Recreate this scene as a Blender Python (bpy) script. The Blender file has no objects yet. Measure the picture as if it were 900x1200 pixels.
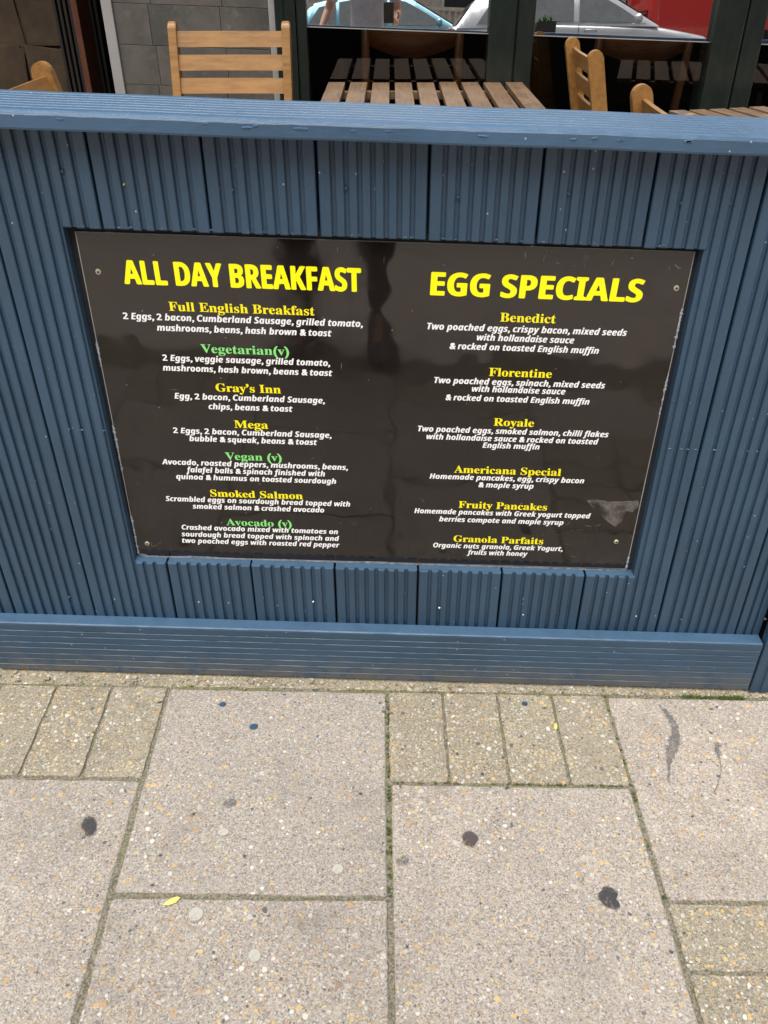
import bpy, bmesh, math, random
from mathutils import Vector, Matrix, Euler
rnd = random.Random(7)
sc = bpy.context.scene
COL = sc.collection

# ------------------------------------------------------------------ camera
CAM = Vector((0.3818, -1.1230, 1.1410))
PITCH, YAW, ROLL = 0.60449, -0.00785, -0.00197
cp, sp, cy, sy = math.cos(PITCH), math.sin(PITCH), math.cos(YAW), math.sin(YAW)
FWD = Vector((sy * cp, cy * cp, -sp))
rt = Vector((cy, -sy, 0)); upv = rt.cross(FWD)
RIGHT = rt * math.cos(ROLL) + upv * math.sin(ROLL)
UP = -rt * math.sin(ROLL) + upv * math.cos(ROLL)
cd = bpy.data.cameras.new("camera")
cd.sensor_fit = 'VERTICAL'; cd.sensor_height = 24.0; cd.lens = 978.157 / 1200 * 24
cd.clip_start = 0.02; cd.clip_end = 500
cam = bpy.data.objects.new("camera", cd)
M3 = Matrix((RIGHT, UP, -FWD)).transposed()
cam.matrix_world = Matrix.Translation(CAM) @ M3.to_4x4()
COL.objects.link(cam); sc.camera = cam

# ------------------------------------------------------------------ world, sun, exposure
w = bpy.data.worlds.new("World"); sc.world = w; w.use_nodes = True
wn = w.node_tree; wn.nodes.clear()
sky = wn.nodes.new('ShaderNodeTexSky'); sky.sky_type = 'NISHITA'; sky.sun_disc = False
SUN_EL, SUN_ROT = math.radians(66), math.radians(196)
sky.sun_elevation = SUN_EL; sky.sun_rotation = SUN_ROT
sky.air_density = 1.0; sky.dust_density = 4.0; sky.ozone_density = 1.0
hs = wn.nodes.new('ShaderNodeHueSaturation'); hs.inputs['Saturation'].default_value = 0.3
bg = wn.nodes.new('ShaderNodeBackground'); bg.inputs['Strength'].default_value = 0.095
wo = wn.nodes.new('ShaderNodeOutputWorld')
wn.links.new(sky.outputs[0], hs.inputs['Color']); wn.links.new(hs.outputs[0], bg.inputs[0]); wn.links.new(bg.outputs[0], wo.inputs[0])
sd = bpy.data.lights.new("sun", 'SUN'); sd.energy = 2.7; sd.angle = math.radians(60); sd.color = (1.0, 0.965, 0.92)
sun = bpy.data.objects.new("sun", sd)
# Nishita: rotation 0 = sun in +Y, growing clockwise seen from above
sdir = Vector((math.sin(SUN_ROT) * math.cos(SUN_EL), math.cos(SUN_ROT) * math.cos(SUN_EL), math.sin(SUN_EL)))
sun.rotation_euler = sdir.to_track_quat('Z', 'Y').to_euler()
COL.objects.link(sun)
sc.view_settings.view_transform = 'Standard'; sc.view_settings.look = 'None'
sc.view_settings.gamma = 1.0; sc.view_settings.use_curve_mapping = False
sc.view_settings.exposure = 0.60
sc.render.engine = 'CYCLES'
sc.cycles.max_bounces = 8

# ------------------------------------------------------------------ helpers
SHEAR = -0.0344                     # the street falls towards +x; walls stay plumb
def S(x, y, z): return (x, y, z + SHEAR * (x - 0.4))
def sh(x): return SHEAR * (x - 0.4)

class NT:
    def __init__(s, name):
        s.m = bpy.data.materials.new(name); s.m.use_nodes = True; s.t = s.m.node_tree
        s.b = s.t.nodes['Principled BSDF']; s.out = s.t.nodes['Material Output']
    def n(s, typ, ins=None, **kw):
        nd = s.t.nodes.new(typ)
        for k, v in kw.items(): setattr(nd, k, v)
        for k, v in (ins or {}).items():
            if hasattr(v, 'is_output') or isinstance(v, bpy.types.NodeSocket): s.t.links.new(v, nd.inputs[k])
            else: nd.inputs[k].default_value = v
        return nd
    def set(s, **kw):
        for k, v in kw.items():
            k = k.replace('_', ' ')
            if isinstance(v, bpy.types.NodeSocket): s.t.links.new(v, s.b.inputs[k])
            else: s.b.inputs[k].default_value = v
    def coord(s, scale=(1, 1, 1), rand=True):
        tc = s.n('ShaderNodeTexCoord'); v = tc.outputs['Object']
        if rand:
            oi = s.n('ShaderNodeObjectInfo')
            mm = s.n('ShaderNodeMath', {0: oi.outputs['Random'], 1: 41.0}, operation='MULTIPLY')
            v = s.n('ShaderNodeVectorMath', {0: v, 1: mm.outputs[0]}, operation='ADD').outputs[0]
        if tuple(scale) != (1, 1, 1):
            v = s.n('ShaderNodeVectorMath', {0: v, 1: scale}, operation='MULTIPLY').outputs[0]
        return v
    def noise(s, v, scale, detail=4, rough=.55, out='Fac'):
        return s.n('ShaderNodeTexNoise', {'Vector': v, 'Scale': scale, 'Detail': detail, 'Roughness': rough}).outputs[out]
    def math(s, op, a, b=0.0, clamp=False): return s.n('ShaderNodeMath', {0: a, 1: b}, operation=op, use_clamp=clamp).outputs[0]
    def rng(s, v, a, b, c=0.0, d=1.0, smooth=True):
        return s.n('ShaderNodeMapRange', {'Value': v, 'From Min': a, 'From Max': b, 'To Min': c, 'To Max': d},
                   interpolation_type='SMOOTHSTEP' if smooth else 'LINEAR').outputs[0]
    def mix(s, f, a, b, mode='MIX'):
        nd = s.n('ShaderNodeMix', data_type='RGBA', blend_type=mode)
        for i, v in ((0, f), (6, a), (7, b)):
            if isinstance(v, bpy.types.NodeSocket): s.t.links.new(v, nd.inputs[i])
            elif i: nd.inputs[i].default_value = (*v[:3], 1)
            else: nd.inputs[i].default_value = v
        return nd.outputs[2]
    def ramp(s, f, stops, const=False):
        nd = s.n('ShaderNodeValToRGB', {0: f}); r = nd.color_ramp
        if const: r.interpolation = 'CONSTANT'
        while len(r.elements) < len(stops): r.elements.new(1)
        for e, (p, c) in zip(r.elements, stops): e.position = p; e.color = (*c, 1)
        return nd.outputs[0]
    def bump(s, h, strength=.3, dist=.002, normal=None):
        ins = {'Height': h, 'Strength': strength, 'Distance': dist}
        if normal is not None: ins['Normal'] = normal
        o = s.n('ShaderNodeBump', ins).outputs[0]
        s.t.links.new(o, s.b.inputs['Normal']); return o

def simple(name, col, rough=.6, metal=0.0, var=.15, scale=8, bump=0, bscale=200, stretch=(1, 1, 1), coat=0):
    k = NT(name); v = k.coord(stretch)
    a = tuple(c * (1 - var) for c in col); b = tuple(min(1, c * (1 + var)) for c in col)
    c = k.mix(k.rng(k.noise(v, scale, 5, .65), .3, .7), a, b)
    k.set(Base_Color=c, Roughness=rough, Metallic=metal)
    if coat: k.set(Coat_Weight=coat, Coat_Roughness=.05)
    if bump: k.bump(k.noise(v, bscale, 4), bump, .001)
    return k.m

def paint(name, stretch, col=(.0305, .066, .111), rough=.36, splash=False, ledge_light=1.75):
    """thick exterior paint over timber decking: brushy grain, small nicks and pale specks"""
    k = NT(name); v = k.coord(rand=True); g = k.coord(stretch)
    big = k.noise(v, 5, 4); grain = k.noise(g, 60, 5, .6)
    c = k.mix(k.rng(big, .3, .7), tuple(x * .86 for x in col), tuple(x * 1.12 for x in col))
    oi = k.n('ShaderNodeObjectInfo'); c = k.mix(k.math('MULTIPLY', oi.outputs['Random'], .22), c, tuple(x * .62 for x in col))
    c = k.mix(k.rng(k.noise(g, 14, 3), .45, .75, 0, .25), c, tuple(x * 1.3 for x in col))
    c = k.mix(k.math('MULTIPLY', k.rng(grain, .45, .75), .22), c, tuple(x * 1.35 for x in col))
    vo = k.n('ShaderNodeTexVoronoi', {'Vector': v, 'Scale': 85.0})
    sel = k.rng(vo.outputs['Color'], .86, .88)
    sel = k.math('GREATER_THAN', k.n('ShaderNodeSeparateColor', {0: vo.outputs['Color']}).outputs[0], .89)
    spot = k.math('MULTIPLY', k.rng(vo.outputs['Distance'], .13, .08), sel)
    c = k.mix(k.math('MULTIPLY', spot, .7), c, (.42, .47, .52))
    dirt = k.math('MULTIPLY', k.rng(k.noise(v, 14, 8, .7), .6, .72), .35)
    c = k.mix(dirt, c, (.065, .095, .13))
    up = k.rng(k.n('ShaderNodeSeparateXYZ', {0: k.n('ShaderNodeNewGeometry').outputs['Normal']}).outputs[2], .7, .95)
    c = k.mix(k.math('MULTIPLY', up, k.rng(k.noise(v, 20, 5, .7), .2, .6, .5, .95)), c, tuple(x * ledge_light + .006 for x in col))   # skylight on up-facing ledges, painted in as a paler blue
    if splash:
        zz = k.n('ShaderNodeSeparateXYZ', {0: k.n('ShaderNodeTexCoord').outputs['Object']})
        low = k.rng(k.math('ADD', zz.outputs[2], k.math('MULTIPLY', zz.outputs[0], -SHEAR)), .085, .005)
        sp_ = k.math('MULTIPLY', low, k.rng(k.noise(v, 26, 9, .8), .34, .56))
        c = k.mix(k.math('MULTIPLY', sp_, .75), c, (.13, .12, .10))
        c = k.mix(k.math('MULTIPLY', k.rng(k.noise(g, 34, 6, .8), .62, .72), .30), c, (.17, .20, .22))
    k.set(Base_Color=c, Roughness=k.rng(grain, .2, .8, rough - .08, rough + .14), Specular_IOR_Level=.5)
    h = k.math('ADD', k.math('MULTIPLY', grain, .6), k.math('ADD', k.math('MULTIPLY', k.noise(v, 260, 3), .35), k.math('MULTIPLY', spot, .8)))
    k.bump(h, .45, .0012)
    return k.m

def aggregate(name, base, tint, dens, green=0.0):
    """concrete paving with washed-out exposed pebbles"""
    k = NT(name); v0 = k.coord()
    nz = k.n('ShaderNodeTexNoise', {'Vector': v0, 'Scale': 70.0, 'Detail': 2.0}).outputs['Color']
    off = k.n('ShaderNodeVectorMath', {0: nz, 1: (.006, .006, .006)}, operation='MULTIPLY').outputs[0]
    v = k.n('ShaderNodeVectorMath', {0: v0, 1: off}, operation='ADD').outputs[0]
    oi = k.n('ShaderNodeObjectInfo')
    low = k.noise(v0, 3.5, 3)
    c = k.mix(k.rng(k.noise(v0, 9, 6, .7), .3, .7), tuple(x * .88 for x in base), tuple(x * 1.1 for x in base))
    c = k.mix(k.math('MULTIPLY', oi.outputs['Random'], .9), c, tint)
    # fine sand grain
    f = k.n('ShaderNodeTexVoronoi', {'Vector': v, 'Scale': 520.0})
    fr = k.n('ShaderNodeSeparateColor', {0: f.outputs['Color']})
    c = k.mix(.75, c, k.ramp(fr.outputs[0], [(0, (.08, .075, .07)), (.2, (.33, .31, .285)), (.5, (.50, .475, .44)), (.8, (.64, .61, .57)), (1, (.84, .81, .77))]), 'MULTIPLY')
    c = k.mix(1.0, c, (2.02, 2.02, 2.02), 'MULTIPLY')
    hgt = k.math('MULTIPLY', fr.outputs[1], .25)
    pal = [(0, (.44, .37, .27)), (.16, (.54, .50, .44)), (.32, (.50, .31, .14)), (.44, (.50, .45, .38)), (.56, (.30, .22, .15)), (.64, (.62, .42, .18)), (.76, (.66, .63, .57)), (.87, (.60, .46, .22)), (.96, (.09, .09, .10))]
    for scale, thr, r0, r1, kk in ((230.0, .45 - dens * .25, .2, .5, .85), (150.0, .70 - dens * .4, .2, .5, 1.0), (100.0, .88 - dens * .3, .18, .46, 1.0)):
        vo = k.n('ShaderNodeTexVoronoi', {'Vector': v, 'Scale': scale})
        s3 = k.n('ShaderNodeSeparateColor', {0: vo.outputs['Color']})
        th = k.rng(low, .36, .62, thr + .12, thr - .14)
        sel = k.math('GREATER_THAN', s3.outputs[0], th)
        rad = k.rng(s3.outputs[1], 0, 1, r0, r1, smooth=False)
        d = k.math('SUBTRACT', rad, vo.outputs['Distance'])
        m = k.math('MULTIPLY', k.rng(d, -.02, .05), sel)
        c = k.mix(k.math('MULTIPLY', m, kk * .85), c, k.ramp(s3.outputs[2], pal, True))
        hgt = k.math('ADD', hgt, k.math('MULTIPLY', m, .5))
    if green:
        gm = k.math('MULTIPLY', k.rng(k.noise(v0, 16, 7, .75), .42, .7), green)
        c = k.mix(gm, c, (.20, .20, .09))
    st = k.math('MULTIPLY', k.rng(k.noise(v0, 5, 8, .78), .50, .72), .42)
    c = k.mix(st, c, tuple(x * .50 for x in base))
    c = k.mix(k.math('MULTIPLY', k.rng(k.noise(v0, 2.6, 5, .7), .52, .68), .30), c, tuple(min(1, x * 1.45) for x in base))
    c = k.mix(k.math('MULTIPLY', k.rng(k.noise(v0, 45, 5, .8), .64, .72), .45), c, (.10, .09, .08))
    k.set(Base_Color=c, Roughness=.85, Specular_IOR_Level=.3)
    k.bump(hgt, .6, .0022)
    return k.m

def wood(name, col, dark, rough=.45, axis=(1, 14, 14), worn=0):
    k = NT(name); v = k.coord(axis); u = k.coord()
    g = k.noise(v, 9, 6, .65)
    c = k.mix(k.rng(g, .35, .68), col, dark)
    c = k.mix(k.rng(k.noise(u, 7, 3), .35, .7, 0, .35), c, tuple(min(1, x * 1.35) for x in col))
    if worn: c = k.mix(k.rng(k.noise(u, 22, 6, .7), .45, .7, 0, worn), c, (.16, .13, .11))
    k.set(Base_Color=c, Roughness=rough)
    k.bump(g, .25, .001); return k.m

def flat(name, col, rough=.5, spec=.5):
    k = NT(name); v = k.coord()
    k.set(Base_Color=k.mix(k.rng(k.noise(v, 30, 5), .3, .7), tuple(x * .92 for x in col), col), Roughness=rough, Specular_IOR_Level=spec)
    return k.m

# ---- object helpers
def tag(o, label=None, cat=None, group=None, kind=None):
    if label: o['label'] = label
    if cat: o['category'] = cat
    if group: o['group'] = group
    if kind: o['kind'] = kind
    return o
def empty(name, loc, rz=0.0, label=None, cat=None, group=None):
    o = bpy.data.objects.new(name, None); o.location = loc; o.rotation_euler = (0, 0, rz)
    o.empty_display_size = .05
    COL.objects.link(o); return tag(o, label, cat, group)
def link(name, me, mats, parent=None, world=False):
    o = bpy.data.objects.new(name, me)
    if me.materials: pass
    else:
        for m in (mats if isinstance(mats, (list, tuple)) else [mats]): me.materials.append(m)
    COL.objects.link(o)
    if parent is not None:
        o.parent = parent
        if world:                      # vertices are in world space: undo the parents' offset
            p = parent; off = Vector((0, 0, 0))
            while p is not None: off += Vector(p.location); p = p.parent
            o.location = -off
    return o
def bm_mesh(bm, name, smooth=False):
    me = bpy.data.meshes.new(name)
    bmesh.ops.recalc_face_normals(bm, faces=bm.faces)
    bm.to_mesh(me); bm.free()
    if smooth:
        for p in me.polygons: p.use_smooth = True
    return me
def sheared(me):
    for v in me.vertices: v.co.z += SHEAR * (v.co.x - 0.4)
    return me
def add_box(bm, a, b, bev=0.0):
    vs = [bm.verts.new((x, y, z)) for x in (a[0], b[0]) for y in (a[1], b[1]) for z in (a[2], b[2])]
    fs = [bm.faces.new([vs[i] for i in q]) for q in ((0, 1, 3, 2), (4, 6, 7, 5), (0, 4, 5, 1), (2, 3, 7, 6), (0, 2, 6, 4), (1, 5, 7, 3))]
    if bev:
        es = list({e for f in fs for e in f.edges})
        bmesh.ops.bevel(bm, geom=es, offset=bev, segments=2, profile=.6, affect='EDGES', clamp_overlap=True)
    return vs
def box_mesh(name, a, b, bev=0.0):
    bm = bmesh.new(); add_box(bm, a, b, bev); return bm_mesh(bm, name)
def add_prism(bm, poly, axis, a, b):
    """extrude a 2-D polygon along an axis; poly in the other two axes in xyz order"""
    def P(p, t):
        return {'x': (t, p[0], p[1]), 'y': (p[0], t, p[1]), 'z': (p[0], p[1], t)}[axis]
    r0 = [bm.verts.new(P(p, a)) for p in poly]; r1 = [bm.verts.new(P(p, b)) for p in poly]
    n = len(poly)
    bm.faces.new(r0); bm.faces.new(r1[::-1])
    for i in range(n): bm.faces.new((r0[i], r0[(i + 1) % n], r1[(i + 1) % n], r1[i]))
def add_tube(bm, pts, r, seg=8):
    rings = []
    pts = [Vector(p) for p in pts]
    for i, p in enumerate(pts):
        d = (pts[min(i + 1, len(pts) - 1)] - pts[max(i - 1, 0)]).normalized()
        q = d.to_track_quat('Z', 'Y'); rr = r[i] if isinstance(r, (list, tuple)) else r
        rings.append([bm.verts.new(p + q @ Vector((rr * math.cos(2 * math.pi * j / seg), rr * math.sin(2 * math.pi * j / seg), 0))) for j in range(seg)])
    for a, b in zip(rings, rings[1:]):
        for j in range(seg): bm.faces.new((a[j], a[(j + 1) % seg], b[(j + 1) % seg], b[j]))
    bm.faces.new(rings[0][::-1]); bm.faces.new(rings[-1])
def add_disc(bm, c, r, h, axis='z', seg=12, jit=0.0, dome=.6):
    """a low domed blob; axis is the way it faces"""
    top = []; bot = []
    ph = [rnd.random() * 6.28 for _ in range(3)]
    for j in range(seg):
        a = 2 * math.pi * j / seg; q = 1 + jit * (.5 * math.sin(2 * a + ph[0]) + .3 * math.sin(3 * a + ph[1]) + .22 * math.sin(5 * a + ph[2]))
        u, v = r[0] * q * math.cos(a), r[1] * q * math.sin(a)
        for lst, kx, t in ((bot, 1, 0), (top, dome, h)):
            p = (c[0] + u * kx, c[1] + v * kx, c[2] + t) if axis == 'z' else (c[0] + u * kx, c[1] - t, c[2] + v * kx)
            lst.append(bm.verts.new(p))
    for j in range(seg): bm.faces.new((bot[j], bot[(j + 1) % seg], top[(j + 1) % seg], top[j]))
    bm.faces.new(top)
def dup(root, loc, rz, label, group=None, **kw):
    r = root.copy(); COL.objects.link(r); r.location = loc; r.rotation_euler = (0, 0, rz); r['label'] = label
    if group: r['group'] = group
    for ch in list(root.children):
        c = ch.copy(); COL.objects.link(c); c.parent = r
        for g in list(ch.children):
            d = g.copy(); COL.objects.link(d); d.parent = c
    return r

# ------------------------------------------------------------------ materials
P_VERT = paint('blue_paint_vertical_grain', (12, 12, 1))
P_CAP = paint('paler_blue_paint_capping', (1, 12, 12), (.047, .102, .178), .33, ledge_light=1.35)  # capping in a paler blue than the boards
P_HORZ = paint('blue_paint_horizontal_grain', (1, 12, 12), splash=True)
SLAB = aggregate('exposed_aggregate_slab', (.305, .277, .250), (.255, .238, .220), .04)
BLOCK = aggregate('exposed_aggregate_block', (.250, .229, .184), (.218, .198, .158), .40, .10)
HONEY = wood('honey_varnished_wood', (.30, .152, .044), (.19, .090, .025), .40, (1, 7, 7))
WEATHERED = wood('weathered_table_wood', (.17, .098, .045), (.070, .038, .018), .55, (14, 1, 14), .6)
BROWNWOOD = wood('dark_brown_wood', (.20, .075, .025), (.10, .035, .012), .35)
DOORWOOD = wood('red_brown_door_wood', (.10, .035, .016), (.05, .018, .009), .4, (14, 14, 1))
GREEN = simple('dark_green_gloss_paint', (.015, .020, .017), .22, var=.15, scale=12, bump=.5, bscale=60, stretch=(3, 3, 1))
TRIM = simple('grey_white_metal_trim', (.30, .29, .28), .4, var=.06)
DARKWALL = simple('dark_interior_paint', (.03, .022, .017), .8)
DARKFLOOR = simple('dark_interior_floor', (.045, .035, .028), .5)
BLACK = simple('matt_black', (.012, .012, .013), .5)
STEEL = simple('worn_steel', (.55, .5, .42), .35, .9)
BACKING = simple('black_backing', (.012, .014, .018), .8)

# ------------------------------------------------------------------ ground: pavement, road
def grid_sheet(name, xs, ys, zf, m, kind='structure', label=None):
    bm = bmesh.new(); g = [[bm.verts.new((x, y, zf(x, y))) for y in ys] for x in xs]
    for i in range(len(xs) - 1):
        for j in range(len(ys) - 1): bm.faces.new((g[i][j], g[i + 1][j], g[i + 1][j + 1], g[i][j + 1]))
    o = link(name, bm_mesh(bm, name), m); return tag(o, label, kind=kind)
def rise(y):                         # the street climbs away from the cafe front
    return 0.0 if y > -2.6 else (-2.6 - y) * 0.062
ASPH = simple('asphalt', (.06, .06, .062), .85, var=.2, scale=60, bump=.5, bscale=300)
PAVEFAR = aggregate('distant_paving', (.40, .36, .33), (.42, .38, .35), .15)
tag(grid_sheet('ground', [-60, -10, 0, 10, 60], [-60, -30, -19, -6.4, -2.6, -1.6, 0.3, 60], lambda x, y: -.07 + sh(x) * (1 if abs(x) < 20 else .6) + rise(y), simple('packed_earth', (.12, .10, .08), .9)), kind='structure')
grid_sheet('road', [-40, -10, 0, 10, 40], [-17.5, -12, -6.5], lambda x, y: -.01 + sh(x) + rise(y) - .10, ASPH)
o = grid_sheet('kerb', [-40, -10, 0, 10, 40], [-6.5, -6.35], lambda x, y: sh(x) + rise(y) + .012, simple('granite_kerb', (.33, .32, .31), .7))
grid_sheet('far_pavement', [-40, -10, 0, 10, 40], [-19.5, -17.5], lambda x, y: sh(x) + rise(y) + .02, PAVEFAR)
grid_sheet('near_pavement', [-40, -10, 0, 10, 40], [-6.35, -2.6, -1.42], lambda x, y: sh(x) + rise(y) - .001, PAVEFAR)

# paving slabs and setts
GX, GY, GA, SZ = -0.0205, -0.0549, 0.0121, 0.4
cg, sg = math.cos(GA), math.sin(GA)
def GP(i, j): return (GX + cg * SZ * i + sg * SZ * j, GY + sg * SZ * i - cg * SZ * j)
k = NT('joint_filler_with_moss'); v = k.coord(rand=False)
gm = k.noise(v, 9, 6, .7); fine = k.noise(v, 260, 3)
tcy = k.n('ShaderNodeSeparateXYZ', {0: v}).outputs[1]
c = k.mix(k.rng(fine, .35, .65), (.13, .118, .088), (.29, .265, .20))
c = k.mix(k.math('MULTIPLY', k.rng(gm, .45, .66), k.rng(tcy, -.6, -.1, .15, .85)), c, (.17, .17, .075))
k.set(Base_Color=c, Roughness=.95, Specular_IOR_Level=.1); k.bump(fine, 1.0, .004)
JOINT = k.m
pave = grid_sheet('pavement', [-2.2 + .03 * i for i in range(150)], [-1.42 + .02 * i for i in range(76)],
                  lambda x, y: sh(x) - .0034 + .0012 * math.sin(x * 97 + y * 31) * math.sin(y * 83 - x * 17), JOINT)
def slab(i0, j0, i1, j1, gap, name, m, ch=.003, top=0.0):
    """one stone: wavy worn outline, chamfered arris, slight tilt"""
    n = 14; pts = []
    e = gap / 2 / SZ
    cor = [(i0 + e, j0 + e), (i1 - e, j0 + e), (i1 - e, j1 - e), (i0 + e, j1 - e)]
    cr = .0035 / SZ
    for a in range(4):
        p, q = cor[a], cor[(a + 1) % 4]; L = math.hypot(q[0] - p[0], q[1] - p[1]); dx, dy = (q[0] - p[0]) / L, (q[1] - p[1]) / L
        for t in range(n + 1):
            s_ = cr + (L - 2 * cr) * t / n; jit = (rnd.random() - .5) * .0022 / SZ
            pts.append((p[0] + dx * s_ - dy * jit, p[1] + dy * s_ + dx * jit))
    ci, cj = (i0 + i1) / 2, (j0 + j1) / 2
    ti, tj, tz = (rnd.random() - .5) * .004, (rnd.random() - .5) * .004, (rnd.random() - .5) * .0012
    bm = bmesh.new(); rings = []
    for inset, dz in ((0, -.05), (0, -ch), (ch * .35, -ch * .35), (ch * 1.0, 0)):
        ring = []
        for (a, b) in pts:
            di, dj = ci - a, cj - b; L = math.hypot(di, dj)
            a2, b2 = a + di / L * inset / SZ, b + dj / L * inset / SZ
            x, y = GP(a2, b2); z = dz + top + tz + ti * (a - ci) + tj * (b - cj)
            ring.append(bm.verts.new(S(x, y, z)))
        rings.append(ring)
    N = len(pts)
    for r0, r1 in zip(rings, rings[1:]):
        for t in range(N): bm.faces.new((r0[t], r0[(t + 1) % N], r1[(t + 1) % N], r1[t]))
    bm.faces.new(rings[-1])
    me = bm_mesh(bm, name)
    return link(name, me, m, pave)
def sett_row(i0, j0, n, w, gap=.0042):
    for q in range(n): slab(i0 + q * w, j0, i0 + (q + 1) * w, j0 + .5, gap, 'paving_sett', BLOCK, .0018)
def column(i, start):
    """start: 'sett' columns begin with a row of four setts"""
    j = 0
    if start == 'sett': sett_row(i, 0, 4, .25); j = .5
    return j
for i in (-4, -3, -2, -1, 0, 1, 2, 3, 4):
    if i == 2:
        slab(i, 0, i + 1, 1, .0082, 'paving_slab', SLAB)
        for q in range(4):
            for h in (0, .5): slab(i + h, 1 + q * .25, i + h + .5, 1.25 + q * .25, .006, 'paving_sett', BLOCK, .0018)
        slab(i, 2, i + 1, 3, .0082, 'paving_slab', SLAB)
    elif i % 2 == 0:
        for j in (0, 1, 2): slab(i, j, i + 1, j + 1, .0082, 'paving_slab', SLAB)
    else:
        sett_row(i, 0, 4, .25)
        for j in (.5, 1.5): slab(i, j, i + 1, j + 1, .0082, 'paving_slab', SLAB)
        sett_row(i, 2.5, 4, .25)
# cement strip between the first row and the barrier
bm = bmesh.new(); xs = [-2 + .02 * t for t in range(201)]; rows = []
for x in xs:
    yy = GP((x - GX) / SZ, 0)[1]
    rows.append([bm.verts.new(S(x, y, z)) for y, z in ((yy + .0005 + rnd.random() * .002, -.0065), (yy + .004 + rnd.random() * .003, -.0030), (yy + .03, -.0008 + rnd.random() * .001), (.5, .0))])
for a, b in zip(rows, rows[1:]):
    for j in range(3): bm.faces.new((a[j], b[j], b[j + 1], a[j + 1]))
link('mortar_strip', bm_mesh(bm, 'mortar_strip'), aggregate('dirty_mortar', (.225, .205, .160), (.225, .205, .160), .26, .22), pave)

# stains, gum, paint drops on the paving
def ground_blob(name, x, y, rx, ry, m, h=.0008, jit=.25, label=None, seg=18):
    bm = bmesh.new(); add_disc(bm, (0, 0, 0), (rx * 1.12, ry * 1.12), h, 'z', seg, jit, .92)
    o = link(name, bm_mesh(bm, name), m, pave); o.location = (x, y, sh(x) + .0016); o.rotation_euler = (0, math.atan(-SHEAR), rnd.random() * .5)
    return tag(o, label)
def stain(name, col, lo, hi, top, scale=160, rough=.7, radial=True):
    k = NT(name); v = k.coord(rand=False)
    tr = k.n('ShaderNodeBsdfTransparent'); mx = k.n('ShaderNodeMixShader')
    k.set(Base_Color=(*col, 1), Roughness=rough)
    al = k.rng(k.noise(v, scale, 6, .75), lo, hi, top * .25, top)
    if radial:
        ge = k.n('ShaderNodeTexCoord').outputs['Generated']
        ge = k.n('ShaderNodeVectorMath', {0: ge, 1: (1, 1, 0)}, operation='MULTIPLY').outputs[0]
        dd = k.n('ShaderNodeVectorMath', {0: ge, 1: (.5, .5, 0)}, operation='DISTANCE').outputs['Value']
        dd = k.math('ADD', dd, k.math('MULTIPLY', k.noise(v, 420, 4), .16))
        al = k.math('MULTIPLY', al, k.rng(dd, .56, .44))
    k.t.links.new(al, mx.inputs[0]); k.t.links.new(tr.outputs[0], mx.inputs[1]); k.t.links.new(k.b.outputs[0], mx.inputs[2]); k.t.links.new(mx.outputs[0], k.out.inputs['Surface'])
    return k.m
GUMD = stain('dark_gum', (.045, .045, .05), .34, .52, .90)
GUMP = stain('pale_gum', (.47, .45, .39), .25, .5, .95, 200)
GUMB = stain('brown_gum', (.085, .062, .062), .34, .5, .9)
BLUED = simple('blue_paint_drop', (.030, .068, .13), .5)
ground_blob('chewing_gum', -.077, -.346, .012, .017, GUMD, .0012, .35, 'long dark gum blob on the left slab')
ground_blob('chewing_gum', .702, -.442, .017, .015, GUMD, .0012, .5, 'dark gum patch on the middle slab')
ground_blob('chewing_gum', .506, -.352, .014, .012, GUMB, .0012, .4)
for x, y, r in ((.128, -.352, .0085), (.112, -.482, .0115), (.201, -.538, .010), (.307, -.408, .0095)):
    ground_blob('chewing_gum', x, y, r, r * .9, GUMP, .001, .2)
for x, y, r in ((.403, -.392, .009), (.13, -.30, .010)):
    ground_blob('chewing_gum', x, y, r, r, stain('grey_gum', (.13, .13, .13), .4, .6, .6), .0008, .3)
for x, y, r in ((.085, -.094, .0055), (.147, -.143, .0065), (.628, -.073, .005), (1.06, -.14, .006)):
    ground_blob('paint_drop', x, y, r, r * .9, BLUED, .0006, .08)
for t in range(34):
    ground_blob('dirt_speck', rnd.uniform(-.4, 1.2), rnd.uniform(-.62, -.08), rnd.uniform(.0018, .004), rnd.uniform(.0015, .003), GUMD, .001, .5, seg=7)
def trail(name, pts, wd, m):
    P2, W2 = [], []
    for i in range(len(pts) - 1):
        for q in range(6):
            t = q / 6; P2.append((pts[i][0] * (1 - t) + pts[i + 1][0] * t + rnd.gauss(0, .0006), pts[i][1] * (1 - t) + pts[i + 1][1] * t)); W2.append(wd[i] * (1 - t) + wd[i + 1] * t)
    pts, wd = P2 + [pts[-1]], W2 + [wd[-1]]
    bm = bmesh.new(); prev = None
    for i, (x, y) in enumerate(pts):
        a = Vector(pts[max(i - 1, 0)]); b = Vector(pts[min(i + 1, len(pts) - 1)]); d = (b - a).normalized(); nrm = Vector((-d.y, d.x)); ww = wd[i] * (.6 + .8 * rnd.random())
        cur = [bm.verts.new(S(x + nrm.x * ww * q, y + nrm.y * ww * q, .0018 + (.0005 if abs(q) < 1 else 0))) for q in (-1, -.6, .6, 1)]
        if prev:
            for t in range(3): bm.faces.new((prev[t], prev[t + 1], cur[t + 1], cur[t]))
        prev = cur
    return link(name, bm_mesh(bm, name), m, pave)
GREYD = stain('grey_spill', (.145, .145, .148), .34, .60, .72, 110, .5, False)
trail('grey_spill', [(.876, -.066), (.884, -.085), (.890, -.11), (.886, -.135), (.878, -.155), (.866, -.175), (.856, -.20), (.846, -.235)], [.0015, .005, .0055, .006, .011, .008, .003, .001], GREYD)
trail('grey_spill', [(.955, -.15), (.948, -.17), (.945, -.20), (.935, -.225), (.915, -.255)], [.006, .003, .0012, .001, .0007], GREYD)
YEL = simple('yellow_petal', (.72, .62, .16), .6)
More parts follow.
